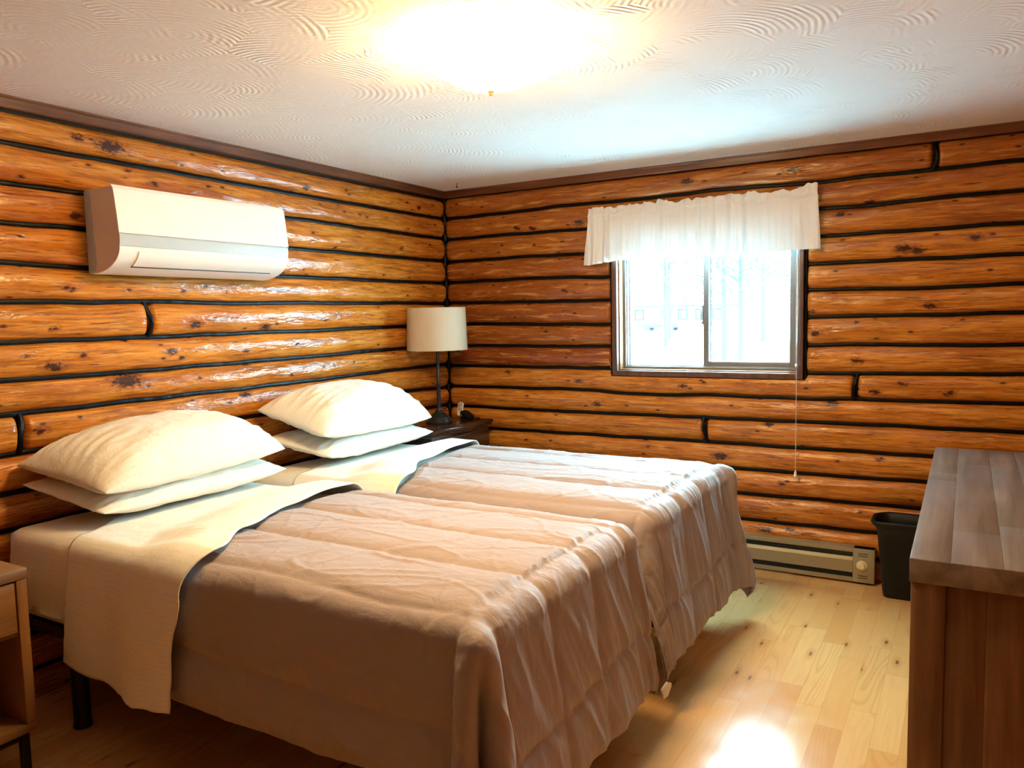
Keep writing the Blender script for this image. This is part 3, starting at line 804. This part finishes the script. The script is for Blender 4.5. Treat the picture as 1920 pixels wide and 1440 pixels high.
duvet(1, *NB, .42, .30, .545, [(-3.6, 1.00), (-3.35, 1.03), (-3.1, 1.13), (-2.82, 1.05), (-2.5, .97), (-2.25, .93), (-1.95, .945), (-1.5, .96)],
      'taupe quilted duvet hanging over the foot of the bed nearest the camera')
duvet(2, *FB, .30, .42, .545, [(-2.2, 1.06), (-1.85, 1.04), (-1.46, .88), (-1.0, .79), (-.7, .77), (-.4, .77)],
      'taupe quilted duvet on the far bed, pale where window light falls')

# flat sheets: top strip plus near-side hang
def flat_sheet(y0, y1, head, tail, hang, label, far_hang, corner, zoff=.0):
    V, Fc, UV = [], [], []
    nt, ns = 150, 60
    r = .07; zt = .728 + zoff
    hy0 = y0 - .012; top = (y1 - y0); arc = r * PI / 2
    tot0 = hang; t_list = []
    total = hang + arc + (top - 2 * r) + arc + far_hang
    for j in range(nt + 1):
        q = total * j / nt
        # q from near hem up and over
        if q < hang: y = hy0; z = zt - r - (hang - q); kind = (hang - q)
        elif q < hang + arc: an = (q - hang) / r; y = hy0 + r * (1 - math.cos(an)); z = zt - r + r * math.sin(an); kind = 0
        elif q < hang + arc + top - 2 * r: y = hy0 + r + (q - hang - arc); z = zt; kind = 0
        elif q < hang + 2 * arc + top - 2 * r: an = (q - hang - arc - top + 2 * r) / r; y = y1 - r + r * math.sin(an); z = zt - r + r * math.cos(an); kind = 0
        else: e = q - (hang + 2 * arc + top - 2 * r); y = y1 + .0; z = zt - r - e; kind = 0
        for i in range(ns + 1):
            w = i / ns
            h0 = interp(head, q - hang); h1 = interp(tail, q - hang)
            x = lerp(h0, h1, w)
            yy, zz = y, z
            if kind > 0:
                f = kind / max(hang, .01)
                yy -= .018 * f + f * (.012 * math.sin(w * 9 + 1) * (.4 + w) + .010 * nz(w * 6, f * 1.5, 3)) + .01 * math.exp(-((w - .93) / .05) ** 2) * f
                x += (-.03 * (1 - w) + .01) * f
                zz += (.012 * nz(w * 5, 2) + .02 * sm(.25, 0, w)) * f - .012 * f * math.sin(w * 5)
                yy -= .003 * nz(w * 20, f * 8, 6)
            else:
                zz += .003 * nz(x * 7, y * 6, 5) + .0018 * nz(x * 26, y * 9, 8)
            # lies over the edge of the duvet towards the tail
            over = sm(.0, .30, x - (h1 - .42)) ** .8
            tilt = max(0, min(1, (q - hang) / arc)) * PI / 2          # 0 on the hanging side, quarter turn on top
            zz += .056 * over * math.sin(tilt); yy -= .062 * over * math.cos(tilt)
            V.append((x, yy, zz)); UV.append((x, q))
    for j in range(nt):
        for i in range(ns):
            a = j * (ns + 1) + i; Fc.append((a, a + 1, a + ns + 2, a + ns + 1))
    o = new('flat_sheet', V, Fc, M['sheet'], uvs=UV)
    sd = o.modifiers.new('thick', 'SOLIDIFY'); sd.thickness = .004; sd.offset = 1
    tag(o, label, 'sheet', 'white striped flat sheets')
    if corner:
        k = MB(); k.prism([(-1.965, .086), (-1.925, .080), (-1.890, .098), (-1.885, .112), (-1.93, .135), (-1.99, .130)], 'x', 2.288, 2.296, .002)
        k.build('sheet_corner', M['sheet'], o)
    return o
flat_sheet(*NB, [(-.45, .51), (-.2, .51), (0, .52), (.12, .49), (.4, .34), (1.2, .18)],
           [(-.45, 1.12), (-.2, 1.15), (0, 1.20), (.1, 1.235), (.3, 1.12), (.6, 1.02), (.85, .965), (1.1, .985), (1.4, 1.0)], .38,
           'cream striped flat sheet of the nearest bed, hanging down its side', .12, True)
flat_sheet(*FB, [(-.1, .42), (.1, .40), (.4, .33), (1.2, .25)],
           [(-.1, 1.09), (.1, 1.075), (.4, .925), (.85, .835), (1.2, .82)], .10,
           'bright white flat sheet turned down on the bed beside the window wall', .25, False)

# pillows
def pillow(BL, FL, FR, BR, up, down, label, seed, group='white pillows stacked at the bed heads'):
    """corners on the seam; up/down = thickness above and below the seam"""
    BL, FL, FR, BR = map(Vector, (BL, FL, FR, BR))
    n = 64
    V, Fc, UV = [], [], []
    nrm = ((FR - BL).cross(BR - FL)).normalized()
    if nrm.z < 0: nrm = -nrm
    def pt(u, v, s):
        a, b_ = (u + 1) / 2, (v + 1) / 2      # u along length (left to right), v back to front
        p = (BL * (1 - a) + BR * a) * (1 - b_) + (FL * (1 - a) + FR * a) * b_
        c = (BL + FL + FR + BR) / 4
        # edges bow inwards a little between pointed corners
        pin_ = .045 * (1 - u * u) * abs(v) ** 3; pin2 = .10 * (1 - v * v) * abs(u) ** 3
        dv = ((FL + FR) - (BL + BR)) / 2; du = ((BR + FR) - (BL + FL)) / 2
        p = p - dv * (v * pin_) * .5 - du * (u * pin2) * .5 * .5
        rc = max(0, abs(u * v) - .55) / .45
        p = p - dv * v * .035 * rc ** 2 - du * u * .02 * rc ** 2
        f = max(0, (1 - abs(u) ** 2.7)) ** .68 * max(0, (1 - abs(v) ** 2.8)) ** .54
        th = (up if s > 0 else down) * f
        # creases running in from the ends
        e = max(0, abs(u) - .35) / .65
        rd = 1 - abs(nz(v * 5.5 + u * 1.5 + seed, u * 1.6, seed + 5)) * 5
        cr = .010 * e * nz(v * 9 + seed, u * 2.0, seed) + .012 * e * max(-.3, rd) + .009 * nz(u * 3 + seed, v * 3, s) + .003 * nz(u * 9, v * 9, seed + s)
        rim = min(1, f * 1.6) ** 1.5
        p = p + nrm * (s * th + s * cr * rim)
        return p
    for s in (1, -1):
        base = len(V)
        for i in range(n + 1):
            for j in range(n + 1):
                u = -math.cos(PI * i / n); v = -math.cos(PI * j / n)
                u = lerp(u, -1 + 2 * i / n, .45); v = lerp(v, -1 + 2 * j / n, .45)
                p = pt(u, v, s)
                V.append(tuple(p)); UV.append((v * .24, u * .45))
        for i in range(n):
            for j in range(n):
                a = base + i * (n + 1) + j; q = (a, a + n + 1, a + n + 2, a + 1)
                Fc.append(q[::-1] if s > 0 else q)
    o = new('pillow', V, Fc, M['pillow'], uvs=UV)
    bm = bmesh.new(); bm.from_mesh(o.data); bmesh.ops.remove_doubles(bm, verts=bm.verts[:], dist=1e-4); bmesh.ops.recalc_face_normals(bm, faces=bm.faces[:])
    for f in bm.faces: f.smooth = True
    bm.to_mesh(o.data); bm.free()
    tag(o, label, 'pillow', group)
    return o
PIL = [
 ((.10, -3.01, .88), (.52, -2.93, .785), (.51, -2.00, .79), (.11, -2.05, .86), .055, .060, 'lower white pillow of the stack on the bed nearest the camera', 1),
 ((.07, -3.01, .95), (.54, -2.93, .86), (.51, -2.00, .885), (.10, -2.06, .98), .170, .055, 'upper plump white pillow of the stack on the bed nearest the camera', 2),
 ((.09, -1.82, .88), (.50, -1.73, .790), (.49, -.82, .80), (.10, -.86, .86), .055, .058, 'lower white pillow of the stack on the bed beside the window wall', 3),
 ((.07, -1.84, 1.03), (.50, -1.77, .90), (.49, -.83, .885), (.10, -.88, 1.01), .175, .065, 'upper plump white pillow of the stack on the bed beside the window wall', 4),
]
for p in PIL: pillow(*p)

# ------------------------------------------------------------------ far nightstand, lamp, charger
def far_nightstand():
    x0, x1, y0, y1, zt = .06, .43, -.80, -.15, .79
    t = thing('nightstand', 'dark polished nightstand with curved top edge in the room corner', 'nightstand', ((x0 + x1) / 2, (y0 + y1) / 2, 0))
    def curve(off, n=40):
        pts = []
        for k in range(n + 1):
            v = k / n; y = lerp(y0 - .02 + 0, y1 + .02, v)
            s = .018 * math.cos((v - .5) * 2 * PI * 1.5)
            pts.append((x1 + .025 + off + s, y))
        return pts
    m = MB(); m.prism([(x0, y0 - .02), *curve(0), (x0, y1 + .02)], 'z', zt - .022, zt, .004); m.prism([(x0, y0 - .012), *curve(-.012), (x0, y1 + .012)], 'z', zt - .040, zt - .022, .003)
    m.build('top', M['dark_ns'], t)
    m = MB(); m.box(x0 + .005, x1, y0, y1, .07, zt - .040, .003); m.build('body', M['dark_ns'], t)
    for k in range(3):
        z1 = zt - .055 - k * .215; m = MB(); m.box(x1 - .002, x1 + .018, y0 + .025, y1 - .025, z1 - .20, z1, .006, 3); d = m.build('drawer', M['dark_ns'], t)
        for yy in (-.36, -.60):
            m = MB(); m.tube([(x1 + .018, yy, z1 - .10), (x1 + .030, yy, z1 - .10), (x1 + .036, yy, z1 - .10), (x1 + .042, yy, z1 - .10)], [.006, .006, .014, .010], 14); m.build('knob', M['lamp_metal'], d)
    for x in (x0 + .02, x1 - .045):
        for y in (y0 + .005, y1 - .045):
            m = MB(); m.box(x, x + .04, y, y + .04, 0, .072, .004); m.build('foot', M['dark_ns'], t)
far_nightstand()
def table_lamp():
    c = (.225, -.43, .790)
    t = thing('table_lamp', 'table lamp with cream drum shade and dark bronze stem in the corner', 'lamp', c)
    m = MB(); m.lathe(c, [(.0, 0), (.088, 0), (.090, .004), (.090, .010), (.084, .016), (.083, .020), (.078, .024), (.077, .029), (.070, .034), (.069, .038), (.060, .046), (.044, .060), (.034, .068), (.028, .072), (.027, .080), (.020, .084), (.016, .092), (.0135, .10), (0, .10)], 48); m.build('base', M['lamp_metal'], t, angle=28)
    m = MB(); m.lathe(c, [(.0155, .085), (.0145, .12), (.013, .20), (.0125, .246), (.0165, .25), (.0165, .258), (.012, .262), (.0105, .40), (.0105, .52), (.016, .525), (.016, .58), (0, .58)], 24); m.build('stem', M['lamp_metal'], t, angle=50)
    n = N('cream_linen_shade'); o = n.co('Object')
    wv = n.noise(n.map(o, (300, 300, 60)), 1, 2, .5)
    n.fin((.80, .66, .50), .85, n.bump(wv, .2, .001), spec=.15)
    tl = n.n('ShaderNodeBsdfTranslucent'); tl.inputs[0].default_value = (.85, .72, .55, 1)
    mx = n.n('ShaderNodeMixShader'); mx.inputs[0].default_value = .3
    n.l(n.b.outputs[0], mx.inputs[1]); n.l(tl.outputs[0], mx.inputs[2]); n.l(mx.outputs[0], n.out.inputs[0])
    z0, z1 = .478, .752
    m = MB(); m.lathe(c, [(.197, z0), (.1975, z0 + .004), (.190, z1 - .004), (.1895, z1), (.187, z1), (.1875, z1 - .004), (.1945, z0 + .004), (.194, z0)], 64, close=True); m.build('shade', n.m, t, angle=70)
    m = MB(); m.tube([(c[0] - .188, c[1], c[2] + z1 - .02), (c[0] + .188, c[1], c[2] + z1 - .02)], .002, 6); m.tube([(c[0], c[1] - .188, c[2] + z1 - .02), (c[0], c[1] + .188, c[2] + z1 - .02)], .002, 6)
    m.tube([(c[0], c[1], c[2] + .58), (c[0], c[1], c[2] + z1 - .02)], .003, 6); m.build('shade_frame', M['lamp_metal'], t)
    m = MB(); m.lathe((c[0], c[1], c[2] + .58), [(.013, 0), (.013, .02), (.028, .06), (.03, .08), (.022, .10), (0, .108)], 20); m.build('bulb', M['plastic'], t)
table_lamp()
ad = thing('power_adapter', 'small black plug adapter lying at the back of the dark nightstand', 'adapter', (.305, -.215, .79))
m = MB(); m.prism([(.262, .791), (.345, .791), (.345, .812), (.330, .826), (.300, .845), (.270, .852), (.262, .84)], 'y', -.245, -.19, .005); m.build('adapter_body', M['bin'], ad)
m = MB(); m.tube([(.345, -.215, .800), (.365, -.21, .797), (.38, -.19, .795), (.37, -.165, .795), (.33, -.155, .795)], .003, 8); m.build('adapter_cable', M['bin'], ad)
V = []
for i in range(9):
    for j in range(9):
        u, v = i / 8, j / 8
        V.append((.205 + u * .072 + .014 * v, -.185 - .05 * u + .012 * nz(u * 4, v * 4), .835 + v * .070 - .020 * abs(u - .55) * v + .01 * nz(u * 6, v * 5, 3)))
o = new('paper_packet', V, [(i * 9 + j, i * 9 + j + 1, i * 9 + j + 10, i * 9 + j + 9) for i in range(8) for j in range(8)], M['paper'], smooth=False)
for v in o.data.vertices: v.co.z = v.co.z if v.co.z > .845 else lerp(v.co.z, .80, .7)
o.modifiers.new('t', 'SOLIDIFY').thickness = .010
tag(o, 'crumpled white paper packet propped behind the black adapter on the nightstand', 'paper')

# ------------------------------------------------------------------ near nightstand
def near_nightstand():
    x0, x1, y0, y1, zt, zb = .09, .60, -3.80, -3.240, .700, .155
    t = thing('nightstand', 'honey wood nightstand with drawer, open shelf and black metal legs at the left edge', 'nightstand', ((x0 + x1) / 2, (y0 + y1) / 2, 0))
    m = MB(); m.box(x0, x1, y0, y1, zt - .036, zt, .004); m.build('top', M['oak'], t)
    for a in (y0 + .002, y1 - .034): MB().box(x0 + .004, x1 - .004, a, a + .032, zb + .028, zt - .036, .003).build('side_panel', M['oak_z'], t)
    m = MB(); m.box(x0 + .002, x1 - .002, y0 + .002, y1 - .002, zb, zb + .028, .003); m.build('shelf', M['oak'], t)
    MB().box(x0 + .004, x0 + .016, y0 + .034, y1 - .034, zb + .028, zt - .036, .001).build('back_panel', M['oak_z'], t)
    MB().box(x0 + .016, x1 - .02, y0 + .034, y1 - .034, .478, .490, .001).build('drawer_support', M['oak'], t)
    m = MB(); m.box(x1 - .024, x1 - .006, y0 + .038, y1 - .038, .494, zt - .042, .003); d = m.build('drawer', M['oak'], t)
    for x in (x0 + .02, x1 - .045):
        for y in (y0 + .02, y1 - .045): MB().box(x, x + .025, y, y + .025, 0, zb - .025, .002).build('leg', M['black_metal'], t)
    m = MB(); frame = [(x0 + .02, x1 - .02, y0 + .02, y0 + .045), (x0 + .02, x1 - .02, y1 - .045, y1 - .02), (x0 + .02, x0 + .045, y0 + .045, y1 - .045), (x1 - .045, x1 - .02, y0 + .045, y1 - .045)]
    for f in frame: m.box(*f, zb - .025, zb, .002)
    m.build('base_frame', M['black_metal'], t)
near_nightstand()

# ------------------------------------------------------------------ heater
def heater():
    x0, x1, yb, yf, z0, z1 = 1.15, 2.812, -.056, -.122, .012, .196
    t = thing('baseboard_heater', 'tan metal electric baseboard heater on the floor under the window', 'heater', ((x0 + x1) / 2, -.09, 0))
    m = MB(); m.box(x0, x1, yb - .012, yb, z0, z1, .001); m.box(x0, x1, yf + .006, yb - .012, z1 - .006, z1, .0015)
    m.box(x0, x0 + .004, yf + .004, yb, z0, z1, .001); m.box(x0, x1, yf + .004, yb, z0, z0 + .006, .001); m.build('housing', M['heater'], t)
    cx0 = x1 - .108
    m = MB(); m.box(x0, cx0, yf, yf + .004, z1 - .022, z1 + .001, .001); m.build('top_lip', M['heater'], t)
    m = MB(); m.prism([(yf + .004, .060), (yf + .000, .064), (yf - .002, .128), (yf + .006, .146), (yf + .010, .146), (yf + .004, .126), (yf + .004, .066)], 'x', x0, cx0, 0); m.build('front_panel', M['heater'], t, angle=20)
    m = MB(); m.box(x0, cx0, yf, yf + .004, z0, .036, .001); m.build('bottom_lip', M['heater'], t)
    m = MB(); m.box(x0 + .004, cx0, yf + .020, yb - .014, .030, z1 - .01, 0)
    k = x0 + .06
    while k < cx0: m.box(k, k + .002, yf + .012, yf + .03, .03, z1 - .012, 0); k += .115
    m.build('heating_fins', M['heater_dark'], t)
    m = MB(); m.box(cx0 + .001, x1, yf - .002, yb, z0, z1, .003); cb_ = m.build('control_box', M['heater'], t)
    for z in (.168, .156, .048, .036): MB().box(cx0 + .028, cx0 + .074, yf - .0028, yf - .001, z, z + .004, 0).build('vent_slot', M['black_slot'], cb_)
    m = MB(); kc = Vector((cx0 + .046, yf - .002, .106))
    m.tube([kc, kc + Vector((0, -.004, 0)), kc + Vector((0, -.006, 0))], [.027, .027, .022], 28); m.tube([kc + Vector((0, -.006, 0)), kc + Vector((0, -.020, 0)), kc + Vector((0, -.023, 0))], [.018, .017, .013], 28)
    m.build('knob', M['knob'], cb_)
heater()

# ------------------------------------------------------------------ waste bin
def waste_bin():
    t = thing('waste_bin', 'black plastic wastebasket standing between the heater and the dresser', 'bin', (3.0, -.19, 0))
    cx, cy = 2.985, -.19
    def ring(hx, hy, r, z, n=12):
        pts = []
        for qx, qy, a0 in ((1, 1, 0), (-1, 1, 90), (-1, -1, 180), (1, -1, 270)):
            for k in range(n + 1):
                a = math.radians(a0 + 90 * k / n); pts.append((cx + qx * (hx - r) + r * math.cos(a), cy + qy * (hy - r) + r * math.sin(a), z))
        return pts
    prof = [(.118, .078, .03, 0.0), (.122, .082, .034, .004), (.128, .086, .035, .06), (.148, .100, .038, .30), (.156, .104, .050, .350), (.166, .112, .062, .368), (.179, .122, .072, .382), (.185, .127, .076, .393), (.182, .124, .074, .402), (.174, .117, .068, .404), (.165, .108, .062, .397), (.152, .100, .052, .35), (.142, .094, .036, .29), (.118, .078, .032, .02)]
    rings = [ring(*p) for p in prof]
    V = [p for r_ in rings for p in r_]; n = len(rings[0]); Fc = []
    for i in range(len(rings) - 1):
        for k in range(n): Fc.append((i * n + k, i * n + (k + 1) % n, (i + 1) * n + (k + 1) % n, (i + 1) * n + k))
    Fc.append(tuple(range(n))[::-1]); Fc.append(tuple(range((len(rings) - 1) * n, len(rings) * n)))
    # pouring dip of the rim at the ends
    W = []
    for (x, y, z) in V:
        if z > .34: z -= .006 * sm(.08, .17, abs(x - cx)) * (z - .34) / .06
        W.append((x, y, z))
    new('bin_body', W, Fc, M['bin'], t)
waste_bin()

# ------------------------------------------------------------------ dresser
def dresser():
    x0, x1, y0, y1, zt = 3.092, 3.585, -2.352, -.505, .830
    t = thing('dresser', 'long brown stained wooden dresser with thick planked top at the right', 'dresser', ((x0 + x1) / 2, (y0 + y1) / 2, 0))
    th = .062
    n = N('planked_dresser_top'); 
    # planks along y with butt joints, painted only with the boards' own colour differences
    bx = [x0, 3.185, 3.30, 3.395, 3.50, x1]
    m = MB()
    random.seed(5)
    for a, b_ in zip(bx, bx[1:]):
        cuts = [y0] + sorted(random.uniform(y0 + .3, y1 - .3) for _ in range(2)) + [y1]
        for c0, c1 in zip(cuts, cuts[1:]): m.box(a + .0001, b_ - .0001, max(c0, y0 + .0035) + .0001, c1 - .0001, zt - th, zt + random.uniform(-.0004, .0004), .0012, 2)
    m.box(x0, x1, y0, y0 + .0034, zt - th, zt - .0003, .001)
    m.build('top', M['dresser_top'], t)
    zb = zt - th
    for (x, y) in ((x0 + .004, y0 + .004), (x0 + .004, y1 - .084), (x1 - .084, y0 + .004), (x1 - .084, y1 - .084)):
        m = MB(); m.box(x, x + .080, y, y + .080, 0, zb, .003); m.build('leg', M['dresser'], t)
    for yy0 in (y0 + .018, y1 - .038):
        m = MB(); xs = [x0 + .084, 3.265, 3.36, 3.44, x1 - .084]
        for a, b_ in zip(xs, xs[1:]): m.box(a + .0002, b_ - .0002, yy0, yy0 + .02, .09, zb, .001)
        m.build('side_panel', M['dresser'], t)
    m = MB(); m.box(x1 - .03, x1 - .015, y0 + .084, y1 - .084, .09, zb, .001); m.build('back_panel', M['dresser'], t)
    m = MB(); m.box(x0 + .03, x1 - .03, y0 + .04, y1 - .04, .09, .115, .001); m.build('bottom_panel', M['dresser'], t)
    L = (y1 - .088) - (y0 + .088)
    for c in range(3):
        for r_ in range(3):
            a = y0 + .088 + L / 3 * c; z = .10 + r_ * (zb - .105) / 3
            m = MB(); m.box(x0 + .012, x0 + .034, a + .004, a + L / 3 - .004, z + .004, z + (zb - .105) / 3 - .002, .003); d = m.build('drawer', M['dresser'], t)
dresser()

# ------------------------------------------------------------------ outside
GZ = -.55
def outside():
    sn = plain('snow', (.80, .86, .90), .9, .4, 3)
    V, Fc = [], []; n = 40
    for i in range(n + 1):
        for j in range(n + 1):
            x = -45 + 90 * i / n; y = .4 + 150 * (j / n) ** 1.8; V.append((x * (1 + y / 40), y, GZ + .005 * y + .10 * nz(x * .3, y * .3) - .05))
    for i in range(n):
        for j in range(n): a = i * (n + 1) + j; Fc.append((a, a + n + 1, a + n + 2, a + 1))
    g = new('snow_ground', V, Fc, sn); g['kind'] = 'structure'
    bark = plain('frosted_bark', (.020, .034, .038), .9); twig = plain('frosted_needles', (.030, .052, .058), .9); trim_ = plain('house_paint', (.12, .13, .13), .8); dk = plain('house_dark_trim', (.010, .012, .013), .8)
    def tree(x, y, h, r0, seed, label, kind):
        rnd = random.Random(seed)
        t = thing('frosted_tree', label, 'tree', (x, y, GZ), 'frosted trees outside the window')
        m = MB(); m.tube([(x + .08 * nz(k, seed), y, GZ - .1 + h * k / 8) for k in range(9)], [r0 * (1 - .1 * k) for k in range(9)], 10); m.build('trunk', bark, t)
        V, Fc = [], []
        def leaf(p, s):
            a = Vector((rnd.uniform(-1, 1), rnd.uniform(-1, 1), rnd.uniform(-1, 1))).normalized(); b_ = a.orthogonal().normalized(); k = len(V)
            V.extend([tuple(p - a * s), tuple(p + b_ * s * .3), tuple(p + a * s), tuple(p - b_ * s * .3)]); Fc.append((k, k + 1, k + 2, k + 3))
        mb = MB()
        for k in range(44):
            z0 = GZ + h * rnd.uniform(.28, .95); an = rnd.uniform(0, 2 * PI); L = h * .28 * (1.15 - (z0 - GZ) / h) + .3
            p0 = Vector((x, y, z0)); p1 = p0 + Vector((math.cos(an) * L, math.sin(an) * L, rnd.uniform(-.1, .5) * L * (.6 if kind else 1)))
            mid = (p0 + p1) / 2 + Vector((0, 0, .12 * L))
            mb.tube([p0, mid, p1], [r0 * .28, r0 * .16, r0 * .05], 5)
            for q in range(34):
                tt = rnd.uniform(.2, 1); p = p0.lerp(mid, tt * 2) if tt < .5 else mid.lerp(p1, tt * 2 - 1)
                leaf(p + Vector([rnd.gauss(0, .13 * L) for _ in range(3)]), rnd.uniform(.06, .16))
        mb.build('branches', bark, t)
        new('frosted_twigs', V, Fc, twig, t, smooth=False)
    tree(-1.66, 15, 7.5, 0.083, 11, 'tall frosted tree standing nearest, behind the right window pane', 0)
    tree(-3.55, 20.5, 9.0, 0.11, 12, 'frosted tree just right of the window mullion', 0)
    tree(-2.2, 26, 10, 0.132, 13, 'frosted tree at the right edge of the right pane', 1)
    tree(-11.6, 38, 11.0, 0.143, 14, 'frosted tree rising in front of the house in the left pane', 1)
    tree(-15.5, 50, 12.0, 0.165, 15, 'frosted tree just left of the window mullion beside the house', 0)
    tree(-7.75, 45, 12, 0.165, 16, 'frosted tree farthest back in the right pane', 0)
    # house across the road
    t = thing('neighbour_house', 'pale low house across the snow seen through the left pane', 'house', (-29, 88, GZ))
    m = MB(); m.box(-38, -21.5, 88, 96, GZ - .4, 2.5, .02); m.build('house_wall', trim_, t)
    m = MB(); m.prism([(86.9, 2.45), (92, 5.4), (97, 2.45)], 'x', -38.6, -20.9, 0); m.build('snowy_roof', sn, t, smooth=False)
    m = MB(); m.box(-38.6, -20.9, 86.84, 86.94, 2.30, 2.48, .01); m.build('eave', dk, t)
    for x in (-36, -33, -29.4, -27.4, -25.2, -23.2):
        m = MB(); frame_box(m, x, x + 1.2, .7, 2.0, .14, 87.9, 88.0, .01); m.build('house_window', dk, t)
    t = thing('parked_car', 'small teal car parked in the snow seen through the left pane', 'car', (-23.5, 70, GZ))
    cm = plain('teal_car_paint', (.004, .022, .028), .5); X, Y, Z = -25.4, 69.5, GZ + .30
    prof = [(0, .35), (0, .85), (.15, .95), (.9, 1.05), (1.4, 1.45), (2.6, 1.5), (3.3, 1.05), (4.0, .95), (4.15, .75), (4.15, .35)]
    m = MB(); m.prism([(X + a, Z + b_) for a, b_ in prof], 'y', Y, Y + 1.7, .05); m.build('car_body', cm, t)
    for dx in (.8, 3.3):
        for dy in (-.01, 1.55):
            m = MB(); m.tube([(X + dx, Y + dy, Z + .33), (X + dx, Y + dy + .16, Z + .33)], .32, 24); m.build('wheel', M['black_metal'], t)
outside()

# ------------------------------------------------------------------ light
w = bpy.data.worlds.new('World'); scene.world = w; w.use_nodes = True
bg = w.node_tree.nodes['Background']; bg.inputs[0].default_value = (.42, .83, 1.0, 1); bg.inputs[1].default_value = 27
ld = bpy.data.lights.new('window_portal', 'AREA'); ld.shape = 'RECTANGLE'; ld.size = WX1 - WX0; ld.size_y = WZ1 - WZ0
ld.cycles.is_portal = True
lo = bpy.data.objects.new('window_portal', ld); lo.location = ((WX0 + WX1) / 2, .15, (WZ0 + WZ1) / 2); lo.rotation_euler = (-PI / 2, 0, 0); link(lo)

# ------------------------------------------------------------------ camera
cam = bpy.data.cameras.new('camera'); co = bpy.data.objects.new('camera', cam); link(co)
right = Vector((.8630517, .5046604, -.0214400)); down = Vector((.0249557, -.0849954, -.9960688)); fwd = Vector((-.5044988, .8591238, -.0859496))
m4 = Matrix((( right.x, -down.x, -fwd.x, 3.20595), (right.y, -down.y, -fwd.y, -4.5546), (right.z, -down.z, -fwd.z, 1.472), (0, 0, 0, 1)))
co.matrix_world = m4
cam.sensor_width = 36; cam.lens = 1455.5 / 1920 * 36; cam.clip_start = .02; cam.clip_end = 300
scene.camera = co
vs = scene.view_settings; vs.view_transform = 'Standard'; vs.look = 'None'; vs.gamma = 1; vs.exposure = 1.25; vs.use_curve_mapping = False
scene.display_settings.display_device = 'sRGB'
